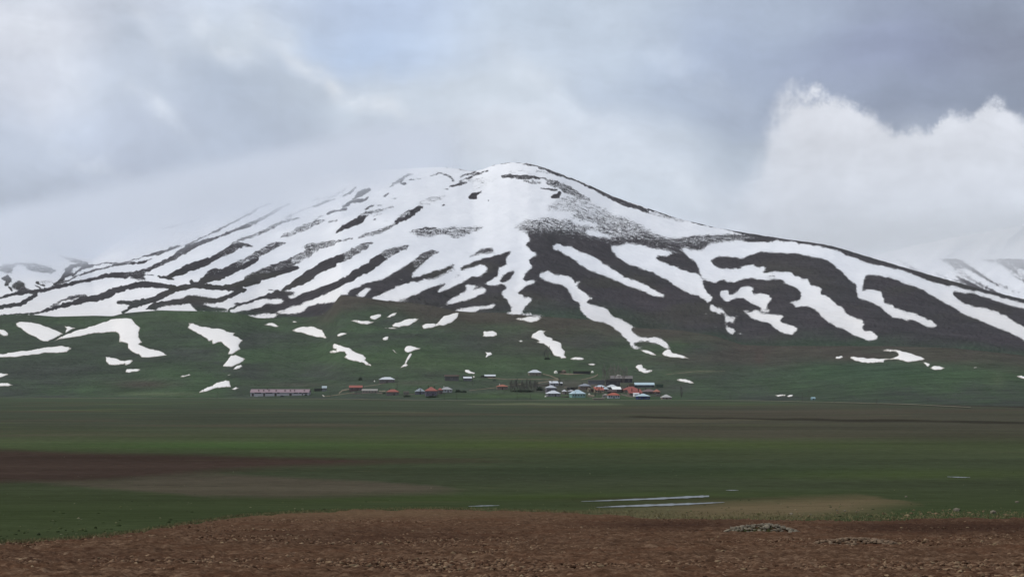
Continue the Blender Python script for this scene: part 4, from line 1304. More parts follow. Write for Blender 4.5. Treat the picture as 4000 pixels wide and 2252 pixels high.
# ------------------------------------------------------------------ snow patches on the green hill
M_PATCH, n, b = mat('old_snow')
p = n.pos()
ed = n.step(n.m('ADD', n.attr('margin'), n.m('MULTIPLY', n.m('SUBTRACT', n.noise(p, 0.16, 4.0, 0.7), 0.5), 0.9)), 0.05, 0.6)
sc_c = n.mix(n.noise(p, 0.07, 6.0, 0.7), (0.95, 0.92, 0.88, 1), (0.80, 0.76, 0.71, 1))
n.put(b.inputs['Base Color'], n.mix(ed, (0.50, 0.46, 0.40, 1), sc_c))
bump(n, b, n.noise(p, 0.25, 4.0, 0.6), 0.25, 1.0)
PATCHES = [
 ('L',[(230,305),(270,285),(420,290),(550,310),(680,355),(760,390),(910,455),(830,490),(690,562),(580,545),(440,470),(330,400),(240,340)],'wide oval snow patch near the left end of the hilltop'),
 ('L',[(925,342),(1000,348),(1085,373),(1020,395),(940,442),(945,410),(962,380)],'small fin shaped snow patch right of the wide oval one'),
 ('L',[(770,558),(900,490),(1050,425),(1250,370),(1450,300),(1600,245),(1800,230),(1900,245),(1945,310),(2015,365),(1990,430),(1990,500),(2045,575),(1990,605),(2100,655),(2200,675),(2330,715),(2400,760),(2040,792),(2000,745),(1900,710),(1845,665),(1840,600),(1790,580),(1710,570),(1720,500),(1710,455),(1660,425),(1540,430),(1300,455),(1150,490),(930,520)],'largest snow patch, bent like an arm, on the left hill'),
 ('L',[(-300,770),(0,745),(200,720),(450,690),(600,660),(780,640),(890,625),(980,640),(1030,662),(960,715),(820,728),(600,735),(400,765),(150,785),(0,790),(-300,810)],'long thin tapered snow patch at the left edge'),
 ('L',[(-200,380),(0,390),(70,405),(118,450),(110,480),(50,485),(0,455),(-200,450)],'round snow patch cut by the left edge above'),
 ('L',[(-150,1015),(0,1020),(100,1025),(120,1040),(60,1060),(0,1082),(-150,1085)],'upper ragged snow scrap at the left edge'),
 ('L',[(-150,1160),(0,1165),(110,1160),(190,1192),(100,1205),(0,1207),(-150,1205)],'lower flat snow scrap at the left edge'),
 ('L',[(1520,785),(1550,790),(1700,820),(1790,845),(1890,828),(1910,845),(1865,885),(1805,905),(1795,880),(1680,900),(1570,898),(1525,850)],'fish shaped snow patch under the bent arm patch'),
 ('L',[(1805,1005),(1820,960),(1950,958),(2020,966),(1960,998),(1860,1012)],'flat snow patch just below the fish shaped one'),
 ('M',[(318,300),(390,305),(450,330),(600,362),(790,385),(870,425),(985,440),(960,475),(1030,500),(1100,550),(1040,625),(1065,675),(990,715),(940,748),(885,745),(915,680),(885,655),(830,610),(785,570),(665,600),(655,550),(610,560),(560,510),(430,435),(320,375),(305,365),(330,330)],'ragged wedge snow patch in the centre of the left hill'),
 ('M',[(812,920),(870,840),(930,765),(985,758),(1070,790),(1132,812),(1100,850),(1010,895),(940,928),(860,925)],'rounded snow patch right below the ragged wedge'),
 ('M',[(958,968),(1010,915),(1070,898),(1092,925),(1050,950)],'small leaf shaped snow patch under the rounded one'),
 ('M',[(200,1072),(230,1052),(335,1035),(345,1048),(280,1065)],'thin snow sliver left below the ragged wedge'),
 ('M',[(880,1047),(915,1036),(920,1042),(890,1050)],'tiny snow fleck above the tadpole patch'),
 ('M',[(468,1303),(490,1275),(660,1205),(720,1155),(850,1120),(905,1130),(915,1180),(925,1218),(830,1222),(700,1235),(560,1285)],'tadpole shaped snow patch left of the long barn'),
 ('M',[(930,1245),(1000,1217),(1045,1235),(985,1258)],'small diamond snow patch between tadpole patch and long barn'),
 ('M',[(1405,320),(1440,315),(1510,295),(1560,310),(1615,348),(1580,355),(1460,335)],'small peaked snow patch below the hill crest'),
 ('M',[(1815,275),(1850,273),(1876,282),(1850,290),(1820,288)],'tiny snow dot right of the peaked patch'),
 ('M',[(1805,405),(1850,385),(1980,350),(2090,347),(2140,360),(2240,400),(2260,440),(2303,510),(2280,522),(2130,492),(2000,455),(1870,430)],'dome shaped snow patch in mid hill'),
 ('E',[(620,1295),(720,1290),(880,1300),(960,1310),(930,1330),(860,1352),(760,1340),(680,1310)],'shallow boat shaped snow patch below the brown knoll'),
 ('E',[(900,1250),(920,1225),(1060,1205),(1062,1235),(980,1280),(930,1275)],'blunt oval snow patch on the brown knoll'),
 ('E',[(1140,1250),(1190,1210),(1290,1180),(1250,1225),(1180,1252)],'slim slanting snow patch on the brown knoll'),
 ('E',[(1220,1360),(1260,1330),(1420,1280),(1550,1263),(1605,1270),(1560,1310),(1440,1370),(1320,1392),(1240,1385)],'long slanting oval snow patch under the slim one'),
 ('E',[(1110,1400),(1200,1396),(1310,1409),(1200,1412)],'hairline snow streak under the slanting oval patch'),
 ('E',[(1650,1370),(1690,1345),(1850,1345),(1900,1300),(1960,1230),(2100,1190),(2180,1185),(2150,1260),(2080,1320),(1980,1360),(1900,1360),(1780,1400),(1670,1410)],'leg shaped snow patch right of the brown knoll'),
 ('N',[(65,470),(100,447),(205,448),(140,475),(75,495)],'small flag shaped snow patch under the boat shaped one'),
 ('N',[(0,620),(20,592),(120,625),(230,655),(290,700),(440,760),(478,800),(460,835),(550,900),(550,918),(480,905),(440,870),(330,845),(220,820),(165,790),(200,755),(170,712),(80,715),(-30,730),(-48,712),(0,690),(50,690),(50,670),(0,660)],'lizard shaped snow patch above the white roofed house'),
 ('N',[(715,520),(760,495),(800,495),(790,535),(760,546),(725,540)],'small rounded triangle snow patch above the shoe shaped one'),
 ('N',[(1028,680),(1050,640),(1120,625),(1180,640),(1262,660),(1170,690),(1080,724),(1040,705)],'teardrop snow patch pointing right in mid hill'),
 ('N',[(975,943),(1030,890),(1060,810),(1110,735),(1138,738),(1105,805),(1055,880),(1082,905),(1050,925)],'narrow snow strip hanging below the teardrop patch'),
 ('N',[(855,682),(880,688),(930,735),(890,720)],'tiny slanted snow scrap left of the teardrop patch'),
 ('N',[(1895,985),(1910,970),(1960,975),(2045,1015),(2030,1032),(1960,1025),(1910,1005)],'oval snow patch just above the grey stone ruin and shed'),
 ('N',[(2013,1065),(2030,1060),(2042,1075),(2020,1085)],'tiny snow scrap right of the small shed'),
 ('N',[(2160,435),(2180,415),(2300,412),(2355,440),(2358,480),(2300,495),(2200,498),(2152,488),(2170,465)],'squarish snow patch under the mountain gully'),
 ('N',[(2192,715),(2270,718),(2292,750),(2195,797),(2215,745)],'small crescent snow patch in the central grass'),
 ('O',[(190,245),(250,235),(330,228),(420,208),(560,215),(595,240),(540,275),(470,290),(400,280),(290,255)],'ragged lens snow patch right below the gully mouth'),
 ('O',[(460,510),(480,455),(560,410),(670,412),(640,440),(660,480),(690,500),(765,520),(770,550),(890,590),(900,660),(948,705),(935,765),(968,798),(890,810),(880,790),(790,765),(740,680),(655,610),(640,595),(540,578),(580,560),(510,525)],'long ragged snow patch above the village centre'),
 ('O',[(278,558),(310,547),(342,560),(310,571)],'small snow dot left of the long ragged patch'),
 ('O',[(1020,812),(1060,797),(1140,790),(1220,815),(1200,826),(1070,828)],'flat lens snow patch at the foot of the long ragged one'),
 ('O',[(1280,890),(1350,882),(1385,892),(1360,907),(1300,900)],'small snow fleck above the long turf shed'),
 ('O',[(1960,935),(1990,900),(2040,890),(2062,915),(2070,945),(2130,965),(2110,980),(2200,975),(2195,995),(2140,1015),(2090,1018),(2010,990),(1998,965)],'sock shaped snow patch right of the tall bare poplars'),
 ('O',[(2550,1112),(2600,1100),(2680,1105),(2760,1135),(2800,1165),(2740,1165),(2620,1140)],'leaf shaped snow patch right above the village'),
 ('I',[(740,1165),(850,1172),(940,1215),(970,1240),(860,1217)],'slim snow sliver at the foot of the big snow tongue'),
 ('I',[(1050,1215),(1080,1180),(1130,1155),(1170,1160),(1200,1205),(1300,1230),(1450,1295),(1350,1287),(1200,1270),(1090,1250)],'bird wing snow patch right of the big snow tongue'),
 ('P',[(205,320),(215,298),(285,288),(302,303),(250,325)],'small snow scrap left of the hooked patch on the right'),
 ('P',[(390,318),(400,298),(520,308),(640,320),(800,325),(920,318),(1000,275),(980,245),(940,232),(850,230),(795,222),(850,203),(960,208),(1080,240),(1200,275),(1280,300),(1328,328),(1200,355),(1090,362),(1000,335),(880,330),(815,345),(810,372),(680,377),(560,372),(440,345)],'hooked snow patch low on the right slope'),
 ('P',[(1310,368),(1340,370),(1395,395),(1368,428),(1340,400)],'tiny snow scrap between hooked patch and lens on the right'),
 ('P',[(1395,440),(1430,420),(1510,416),(1580,437),(1520,462),(1430,458)],'pointed lens snow patch right of the hooked one'),
 ('P',[(1935,436),(1960,431),(1985,436),(1955,441)],'tiny lone snow dot on the right grass'),
 ('P',[(2485,545),(2530,537),(2640,548),(2700,570),(2600,580),(2540,568)],'snow patch cut by the right edge'),
 ('o',[(3026,1543),(3045,1541),(3068,1541),(3066,1546),(3040,1549)],'small snow strip near the road on the right'),
 ('o',[(3074,1547),(3085,1542),(3098,1542),(3095,1547),(3080,1550)],'tiny snow strip right beside the other one near the road'),
 ('o',[(1258,1542),(1262,1542),(1270,1548),(1265,1549)],'tiny white snow lump beside the dirt track by the long barn'),
]


def snow_patch(win, pts, label, idx):
    base = [(p[0], p[1]) for p in P(win, pts)]
    if win == 'o':
        base = [tuple(p) for p in pts]
    rr = random.Random(idx * 7 + 1)
    # roughen the outline
    for it in range(2):
        nx = []
        for a, c_ in zip(base, base[1:] + base[:1]):
            L = math.hypot(c_[0] - a[0], c_[1] - a[1])
            nx.append(a)
            if L > 5:
                j = min(2.2, L * .09)
                nx.append(((a[0] + c_[0]) / 2 + rr.uniform(-j, j), (a[1] + c_[1]) / 2 + rr.uniform(-j, j)))
        base = nx
    xs = [p[0] for p in base]; ys = [p[1] for p in base]
    span = max(max(xs) - min(xs), max(ys) - min(ys))
    stp = max(3.0, min(9.0, span / 9))
    grid = [(x, y) for x in np.arange(min(xs) + stp / 2, max(xs), stp) for y in np.arange(min(ys) + stp / 3, max(ys), stp * .6)]
    ins = inside(base, np.array([g[0] for g in grid]), np.array([g[1] for g in grid])) if grid else []
    inner = [g for g, k in zip(grid, ins) if k]
    nb0 = len(base)
    vin = [Vector(p) for p in base] + [Vector(p) for p in inner]
    res = delaunay_2d_cdt(vin, [], [list(range(nb0))], 1, 1e-4)
    vo, fo, orig = res[0], res[2], res[3]
    verts, marg = [], []
    bpts = np.array(base)
    for k, v in enumerate(vo):
        dm = np.min(np.hypot(bpts[:, 0] - v.x, bpts[:, 1] - v.y))
        h = .18 + .75 * min(1.0, dm / 6.0)
        marg.append(min(1.0, dm / 5.0))
        verts.append(hill_pt(v.x, v.y, h))
    c0 = sum(verts, Vector()) / len(verts)
    me = mesh_from('snow_patch', [v - c0 for v in verts], fo, True)
    at = me.attributes.new('margin', 'FLOAT', 'POINT')
    at.data.foreach_set('value', marg)
    o = link_mesh('snow_patch', me, M_PATCH, loc=c0)
    return tag(o, label, 'snow patch', 'melting snow patches on the green hill')


for i, (w_, pts, lab) in enumerate(PATCHES):
    snow_patch(w_, pts, lab, i)

# ------------------------------------------------------------------ road and dirt tracks
M_ROAD, n, b = mat('pale_gravel')
n.put(b.inputs['Base Color'], n.mix(n.noise(n.pos(), 0.3, 5.0, 0.7), alb4((104, 104, 92)), alb4((140, 134, 118))))
M_TRACK, n, b = mat('dirt_track')
n.put(b.inputs['Base Color'], n.mix(n.noise(n.pos(), 0.4, 5.0, 0.7), alb4((100, 94, 82)), alb4((142, 132, 116))))


def toe_pt(px, py, up=0.0):
    D_ = -PLAIN_Z * FPX / (py - HOR)
    return Vector(((px - 2000) / FPX * D_, D_, PLAIN_Z + .3 + up))


ribbon('gravel_road', [(-600,1553,.35),(0,1553.5,.4),(900,1557.2,.45),(1300,1558.5,.5),(1494,1561,.6),(1785,1565,.5),(2300,1564,.5),(2700,1564,.5),(2949,1565.5,.7),(3252,1571.5,.8),(3543,1579.5,.9),(3792,1592,1.0)], M_ROAD, toe_pt, .12, 'pale gravel road along the foot of the hill')
for pts, lab in (([(1264,1547,.9),(1290,1546,.9),(1350,1537,1.0),(1385,1533,1.0)], 'dirt track right of the long barn'),
                 ([(1324,1536,3),(1338,1524,2.5),(1364,1520,1.5)], 'wide dirt yard below the red roofed barn'),
                 ([(1421,1510,.8),(1470,1503,.8),(1500,1497,.8)], 'short path up to the white roofed house'),
                 ([(1832,1525,.6),(1935,1514,1.0),(1987,1505,.8),(2040,1500,1.4)], 'path past the little red house'),
                 ([(1905,1475,1.6),(1981,1481,1.0),(2080,1481,.9),(2185,1482,1.2)], 'level path behind the bushes'),
                 ([(2121,1461,1.4),(2146,1466,1.6),(2165,1474,2.0),(2180,1480,2.2)], 'path down from the upper white roofed house'),
                 ([(2100,1496,1.6),(2156,1487,1.2),(2185,1483,1.0)], 'path joining above the houses'),
                 ([(2186,1459,1.2),(2225,1461,3.0),(2244,1461,1.4),(2308,1459,.9)], 'pale yard before the turf shed'),
                 ([(2270,1483,.9),(2300,1477,1.6),(2326,1469,2.4),(2335,1462,2.2)], 'dirt ramp by the tall poplars'),
                 ([(2600,1463,.6),(2712,1451,.8),(2833,1450,.5)], 'faint track over the right meadow'),
                 ([(1480,1528,1.6),(1506,1527,2.2)], 'pale yard left of the red hip roofed house'),
                 ([(2296,1542,2.0),(2322,1546,2.2)], 'pale yard right of the teal house')):
    ribbon('dirt_path', pts, M_TRACK, hill_pt, .25, lab)

# ------------------------------------------------------------------ village houses
_mcache = {}


def paintmat(c, rough=.85, streak=.25, metal=0.0):
    key = (c, rough, metal)
    if key in _mcache:
        return _mcache[key]
    m_, n, b = mat('paint_%d_%d_%d' % c)
    p = n.pos()
    k = n.m('ADD', 1 - streak / 2, n.m('MULTIPLY', n.noise(p, 0.9, 4.0, 0.7), streak))
    n.put(b.inputs['Base Color'], n.vm('SCALE', alb4(c)[:3], k))
    b.inputs['Roughness'].default_value = rough
    b.inputs['Metallic'].default_value = metal
    _mcache[key] = m_
    return m_


GLASS = paintmat((40, 44, 52), .25)
DOORC = paintmat((62, 56, 54), .7)
CHIM = paintmat((70, 62, 60), .9)
CHIM_W = paintmat((200, 198, 192), .9)
RED = (154, 100, 93); WHITE = (204, 209, 216); BLUEW = (180, 200, 211); GREYR = (142, 148, 158)


def house(label, x0, x1, base, eave, ridge, roof='hip', wall=(120, 114, 110), rc=WHITE, depth=None, yaw=0.0, nwin=2, chim=1, door=True, cat='house', name='village_house', chimc=None, sidewin=0, ridge_f=None):
    cx = (x0 + x1) / 2
    o0 = hill_pt(cx, base)
    k = o0.y / FPX
    Wp = (x1 - x0) * k
    dep = depth if depth else max(5.0, min(10.0, Wp * .62))
    ca, sa = math.cos(R(yaw)), abs(math.sin(R(yaw)))
    W = max(2.0, (Wp - dep * sa) / ca)
    ov = min(.55, W * .05)
    Ww, Wd = W - 2 * ov, dep - 2 * ov
    h = (base - eave) * k; rh = max(.25, (eave - ridge) * k)
    root = empty(name, o0, R(yaw))
    tag(root, label, cat)
    y0, y1 = 0.0, Wd
    sink = 1.2
    mb = MB()
    x_, X_ = -Ww / 2, Ww / 2
    if roof == 'gable':
        ym = (y0 + y1) / 2
        mb.add([(x_,y0,-sink),(X_,y0,-sink),(X_,y1,-sink),(x_,y1,-sink),(x_,y0,h),(X_,y0,h),(X_,y1,h),(x_,y1,h),(x_,ym,h+rh*.94),(X_,ym,h+rh*.94)],
               [(0,1,5,4),(1,2,6,9,5),(2,3,7,6),(3,0,4,8,7),(0,3,2,1),(4,5,9,8),(6,7,8,9)])
    elif roof == 'shed':
        mb.add([(x_,y0,-sink),(X_,y0,-sink),(X_,y1,-sink),(x_,y1,-sink),(x_,y0,h),(X_,y0,h),(X_,y1,h+rh*.94),(x_,y1,h+rh*.94)],
               [(0,1,5,4),(1,2,6,5),(2,3,7,6),(3,0,4,7),(0,3,2,1),(4,5,6,7)])
    else:
        mb.box(x_, X_, y0, y1, -sink, h)
    link_mesh('wall', mb.mesh('wall'), paintmat(wall, .9), root)
    # roof slab
    rb = MB()
    e0, e1, f0, f1 = x_ - ov, X_ + ov, y0 - ov, y1 + ov
    ym = (f0 + f1) / 2
    th = .16
    if roof == 'hip':
        inset = min((f1 - f0) / 2, (e1 - e0) * .46) if ridge_f is None else (e1 - e0) * (1 - ridge_f) / 2
        top = [(e0,f0,h+th),(e1,f0,h+th),(e1,f1,h+th),(e0,f1,h+th),(e0+inset,ym,h+th+rh),(e1-inset,ym,h+th+rh)]
        bot = [(e0,f0,h+.01),(e1,f0,h+.01),(e1,f1,h+.01),(e0,f1,h+.01)]
        rb.add(top + bot, [(0,1,5,4),(1,2,5),(2,3,4,5),(3,0,4),(6,9,8,7),(0,6,7,1),(1,7,8,2),(2,8,9,3),(3,9,6,0)])
    elif roof == 'gable':
        sl = rh / (dep / 2)
        A = [(e0,f0,h-sl*ov+.08),(e1,f0,h-sl*ov+.08),(e1,ym,h+rh+.08),(e0,ym,h+rh+.08),(e1,f1,h-sl*ov+.08),(e0,f1,h-sl*ov+.08)]
        B = [(a,c_,z+th) for a,c_,z in A]
        rb.add(A + B, [(6,7,8,9),(9,8,10,11),(0,3,2,1),(3,5,4,2),(0,1,7,6),(1,2,8,7),(2,4,10,8),(4,5,11,10),(5,3,9,11),(3,0,6,9)])
    elif roof == 'shed':
        A = [(e0,f0,h-.05),(e1,f0,h-.05),(e1,f1,h+rh+.05),(e0,f1,h+rh+.05)]
        B = [(a,c_,z+th+.1) for a,c_,z in A]
        A = [(a,c_,z+.06) for a,c_,z in A]
        rb.add(A + B, [(0,3,2,1),(4,5,6,7),(0,1,5,4),(1,2,6,5),(2,3,7,6),(3,0,4,7)])
    else:
        rb.box(e0, e1, f0, f1, h + .003, h + max(.3, rh))
    rf = link_mesh('roof', rb.mesh('roof'), paintmat(rc, .6 if rc in (WHITE, BLUEW, GREYR) else .85, .22), root)
    # chimneys stand on the roof
    for c_i in range(chim):
        fx = (-.22, .25, 0.05)[c_i % 3] * W
        cb = MB().box(fx - .32, fx + .32, ym - .9, ym - .3, h + rh * .45, h + rh + 1.0)
        cb.box(fx - .40, fx + .40, ym - .98, ym - .22, h + rh + 1.0, h + rh + 1.14)
        link_mesh('chimney', cb.mesh('chimney'), chimc or CHIM, rf)
    # openings
    wh = min(1.3, h * .42); ww = min(1.15, Ww * .13)
    slots = nwin + (1 if door else 0)
    for s in range(slots):
        xc = x_ + Ww * (s + .5) / slots
        if door and s == slots // 2:
            dm = MB().box(xc - .5, xc + .5, y0 - .05, y0 + .02, -.4, min(2.1, h * .72))
            link_mesh('door', dm.mesh('door'), DOORC, root)
        else:
            z0 = h * .42
            fr = MB().box(xc - ww / 2 - .1, xc + ww / 2 + .1, y0 - .05, y0 + .02, z0 - .1, z0 + wh + .1)
            wo_ = link_mesh('window', fr.mesh('window'), CHIM_W, root)
            pn = MB().box(xc - ww / 2, xc + ww / 2, y0 - .09, y0 - .03, z0, z0 + wh)
            link_mesh('pane', pn.mesh('pane'), GLASS, wo_)
    for s in range(sidewin):
        yc = y0 + Wd * (s + .5) / sidewin
        for sx in ((x_,) if yaw >= 0 else (X_,)):
            sg = -1 if sx < 0 else 1
            a, c_ = sorted((sx + sg * .05, sx - sg * .02))
            fr = MB().box(a, c_, yc - ww / 2, yc + ww / 2, h * .42, h * .42 + wh)
            link_mesh('window', fr.mesh('window'), GLASS, root)
    return root, W, dep, h, rh


# long barn with dormer vents
root, W, dep, h, rh = house('long low white barn with a pink roof and eight roof vents', 973, 1211, 1545, 1531.5, 1520, 'gable', (154, 154, 162), (150, 132, 140), 11, -5, 0, 1, False, 'barn', 'long_barn')
rf = [c_ for c_ in root.children if c_.name.startswith('roof')][0]
for xv in (-.36,-.275,-.185,-.065,.085,.175,.245,.41):
    vb = MB().box(xv * W - .5, xv * W + .5, 1.6, 2.6, h + rh * .3, h + rh * .3 + 1.2)
    vb.add([(xv*W-.65,1.4,h+rh*.3+1.2),(xv*W+.65,1.4,h+rh*.3+1.2),(xv*W,1.4,h+rh*.3+1.75),(xv*W-.65,4.0,h+rh*.3+1.2),(xv*W+.65,4.0,h+rh*.3+1.2),(xv*W,4.0,h+rh*.3+1.75)],
           [(0,1,2),(5,4,3),(0,2,5,3),(1,4,5,2),(0,3,4,1)])
    link_mesh('roof_vent', vb.mesh('roof_vent'), paintmat((92, 78, 82)), rf)
for xa, xb, zt in ((-.47,-.435,2.5),(-.275,-.245,2.6),(-.085,-.05,2.7),(.165,.205,2.4),(.375,.39,2.6)):
    link_mesh('door', MB().box(xa*W, xb*W, -.06, .02, -.3, zt).mesh('door'), DOORC, root)
for xa, xb in ((-.42,-.31),(-.235,-.12),(-.04,.0),(.24,.31),(.33,.37),(.40,.47)):
    link_mesh('window', MB().box(xa*W, xb*W, -.06, .02, h*.70, h*.95).mesh('window'), GLASS, root)

TAN = (140, 130, 116); GREYW = (110, 108, 112); DARKW = (72, 70, 78)
H = house
H('dark brick barn with a red gable roof above the dirt yard', 1362, 1417, 1526, 1512.5, 1505, 'gable', (96, 82, 84), RED, 8, 3, 3, 0, True, 'barn', 'brick_barn')
H('low beige shed with a grey roof and a row of small openings', 1412.6, 1475, 1534.5, 1525, 1519, 'gable', (138, 126, 120), (150, 148, 144), 7, 0, 5, 0, False, 'shed', 'farm_shed')
H('red hip roofed house with grey walls, nearest the road left of centre', 1506, 1561, 1544, 1530, 1520, 'hip', (104, 102, 102), RED, 9, 4, 3, 2)
H('white roofed house standing alone above the left hamlet', 1478, 1545.5, 1495, 1481.5, 1472, 'hip', (104, 98, 98), WHITE, 10, 6, 4, 1)
H('small blue grey hip roofed house at the left of the big red roof', 1619, 1664, 1539, 1528, 1515.5, 'hip', (96, 98, 112), (150, 160, 168), 9, 6, 2, 1)
H('largest red roof of the left hamlet over dark lilac walls', 1658, 1713, 1545, 1526, 1510.6, 'hip', (94, 90, 104), RED, 12, 6, 3, 2)
H('low annex with a red roof right of the largest red roof', 1708, 1729, 1538, 1522.5, 1515, 'hip', (92, 84, 86), (150,98,92), 8, 0, 1, 0)
H('house with patchy white and rust roof and pale walls', 1720, 1770, 1531.6, 1520.5, 1511, 'hip', (156, 158, 164), (168, 168, 172), 9, 5, 3, 1, True, 'house', 'village_house', CHIM_W)
H('grey stone ruin with pink rubble on its flat top', 1735, 1793, 1487, 1469, 1463, 'flat', (86, 86, 88), (132, 116, 108), 9, 0, 1, 0, False, 'ruin', 'stone_ruin')
H('small stone shed with a white slanted roof beside the ruin', 1809, 1845, 1487, 1477, 1471, 'shed', (96, 96, 104), WHITE, 7, 4, 1, 0, False, 'shed', 'stone_shed')
H('dark little hut behind the small white roofed shed', 1806, 1821, 1478, 1469, 1466, 'flat', (64, 64, 66), (72, 72, 72), 4, 0, 0, 0, False, 'hut', 'small_hut')
H('long low shed with a white roof above the path', 1891, 1936, 1474, 1468.5, 1463, 'shed', (70, 68, 68), WHITE, 7, 0, 2, 0, False, 'shed', 'farm_shed')
H('dark stub of shed left of the long white roofed shed', 1877.6, 1892, 1474, 1466.5, 1464.5, 'flat', (76, 78, 72), (86, 90, 78), 5, 0, 0, 0, False, 'shed', 'small_shed')
H('little red hip roofed house left of the bushes', 1938, 1987, 1521, 1509, 1501.5, 'hip', (116, 106, 98), (162,110,96), 9, 5, 2, 1, True, 'house', 'village_house', CHIM_W)
H('uppermost white hip roofed house with beige side wall', 2063, 2119, 1466.6, 1454.5, 1443.5, 'hip', (120, 114, 104), WHITE, 10, 8, 3, 2)
H('lilac walled house with a white sloping roof above the two storey house', 2146, 2185, 1506, 1496, 1488.6, 'shed', (138, 138, 150), WHITE, 8, 8, 2, 1)
H('small annex with a white roof at the right of the lilac house', 2184, 2198, 1505, 1496, 1493, 'shed', (104, 104, 106), WHITE, 6, 0, 1, 0)
H('grey two storey house at the left end of the village', 2131, 2178.5, 1535, 1514, 1504, 'hip', (104, 102, 112), (186, 190, 198), 9, 10, 3, 1)
H('white hip roofed house in front of the two storey house', 2133.6, 2195, 1547.7, 1536, 1524.6, 'hip', (116, 116, 122), WHITE, 10, 10, 3, 2)
H('narrow grey house between white hip roof and teal house', 2195, 2216, 1539, 1528, 1521, 'hip', (122, 114, 110), (190, 192, 198), 7, 4, 1, 0)
H('low house with a pale roof right of the narrow grey house', 2217, 2245, 1538, 1528, 1521.5, 'hip', (104, 100, 98), (172, 174, 180), 8, 0, 2, 1)
H('teal walled house with a light blue roof facing the road', 2226.6, 2294, 1552, 1537, 1522, 'hip', (122, 156, 152), BLUEW, 11, 12, 5, 1, False, 'house', 'teal_house', None, 2)
H('tan house under a blue grey hip roof in the village middle', 2261, 2313, 1520.5, 1507, 1497.5, 'hip', (112, 98, 92), GREYR, 10, 8, 3, 1)
H('house under a curved pale blue roof behind the red gable house', 2323, 2366, 1518, 1510, 1503.6, 'hip', (78, 70, 78), (192, 204, 218), 8, 0, 2, 1)
H('tan house with a bright red sloping roof in the village middle', 2321, 2364, 1533, 1523, 1511, 'shed', (146, 136, 120), (166,100,90), 8, 10, 3, 2)
H('low shed with a pale roof right of the bright red roof', 2352, 2379, 1527, 1519, 1511.5, 'hip', (84, 80, 82), (184, 192, 202), 7, 0, 1, 0, False, 'shed', 'farm_shed')
H('house under a light grey roof behind the brightest white roof', 2368, 2414, 1520, 1511, 1501.5, 'hip', (88, 82, 88), (196, 200, 206), 9, 0, 2, 1)
H('dark house with the brightest white roof of the village', 2390, 2429, 1532, 1520, 1511, 'shed', (70, 64, 68), (236, 238, 240), 8, 5, 2, 0)
H('large dark barn with a weathered grey roof behind the poplars', 2384, 2472, 1493, 1477.5, 1467, 'gable', (64, 62, 70), (124, 120, 120), 12, 0, 2, 0, True, 'barn', 'old_barn')
H('dark stone stable below the large grey barn', 2365, 2424, 1506, 1487, 1481, 'flat', (70, 68, 76), (84, 80, 82), 9, 0, 2, 0, True, 'stable', 'stone_stable')
H('long grey stone building with a flat roof left of the dark stable', 2296, 2364, 1502, 1487, 1483, 'flat', (104, 106, 114), (112, 112, 114), 8, 0, 3, 0, False, 'stable', 'stone_stable')
H('long barn under a light blue metal roof at the right of the village', 2478, 2557, 1512, 1502, 1494, 'gable', (74, 78, 86), BLUEW, 9, 0, 3, 0, False, 'barn', 'blue_roofed_barn')
H('brown windowless barn end left of the light blue roof', 2456, 2479, 1513, 1500, 1498, 'flat', (98, 86, 78), (110, 104, 96), 7, 0, 0, 0, False, 'barn', 'barn_end')
H('mossy green low shed right of the light blue roofed barn', 2560, 2592, 1513, 1502, 1499, 'flat', (66, 80, 70), (74, 92, 78), 7, 0, 0, 0, False, 'shed', 'mossy_shed')
H('house under the upper of two large dull red roofs', 2434, 2501, 1533, 1522, 1509.5, 'hip', (110, 100, 94), (148,92,88), 11, 6, 2, 1)
H('house under the lower dull red roof beside the blue house', 2453, 2514, 1545, 1535, 1520, 'shed', (108, 98, 92), (146,90,86), 9, 10, 2, 2)
H('house with a faded brown roof at the right of the red roofs', 2507, 2566, 1538, 1529, 1519.5, 'hip', (90, 80, 82), (122, 104, 106), 10, 4, 3, 1)
H('small house with an orange roof end right of the faded brown roof', 2552, 2580, 1539, 1529.5, 1519.5, 'hip', (88, 78, 78), (160,112,100), 8, 0, 1, 0)
H('navy blue house with a pale blue roof close to the road', 2485.6, 2544, 1559, 1546.5, 1537, 'hip', (54, 62, 100), BLUEW, 10, 8, 2, 2)
H('little white shed behind the navy blue house', 2475, 2503, 1548, 1538, 1535, 'shed', (206, 206, 210), (216, 216, 222), 6, 10, 1, 0, False, 'shed', 'white_shed')
H('pale walled house with a red hip roof close to the road', 2372, 2425, 1555, 1543, 1533, 'hip', (162, 170, 178), (164,100,88), 9, 5, 4, 1)
H('grey roofed annex at the left of the pale walled red roofed house', 2352, 2380, 1552, 1543, 1537, 'hip', (136, 134, 132), (140, 136, 132), 7, 0, 1, 0)
H('small pinkish house with a grey hip roof standing right of the village', 2582.6, 2627, 1558, 1551, 1540, 'hip', (138, 126, 122), (172, 172, 172), 9, 4, 2, 0)
H('low stone pen with a pale top beside the road', 2315.5, 2364, 1561, 1556, 1553.5, 'flat', (112, 106, 100), (160, 152, 142), 6, 0, 0, 0, False, 'pen', 'stone_pen')
H('grey roofed shed right of the long barn', 1256, 1278, 1527, 1515, 1507.5, 'shed', (104, 108, 112), (166, 178, 184), 6, 5, 1, 0, False, 'shed', 'farm_shed')
H('long dark lean-to left of the grey roofed shed by the long barn', 1226, 1257, 1527, 1518.5, 1516, 'flat', (66, 68, 68), (74, 80, 74), 6, 0, 0, 0, False, 'shed', 'farm_shed')
H('tiny sky blue hut alone by the road on the right', 3169.5, 3187, 1560, 1554.5, 1551, 'gable', (120, 150, 160), (156, 184, 194), 4, 6, 0, 0, True, 'hut', 'blue_hut')
H('pinkish small house beside the white hay heap', 2194, 2212, 1457, 1448.5, 1444.5, 'hip', (124, 108, 100), (130, 112, 104), 7, 4, 1, 0)
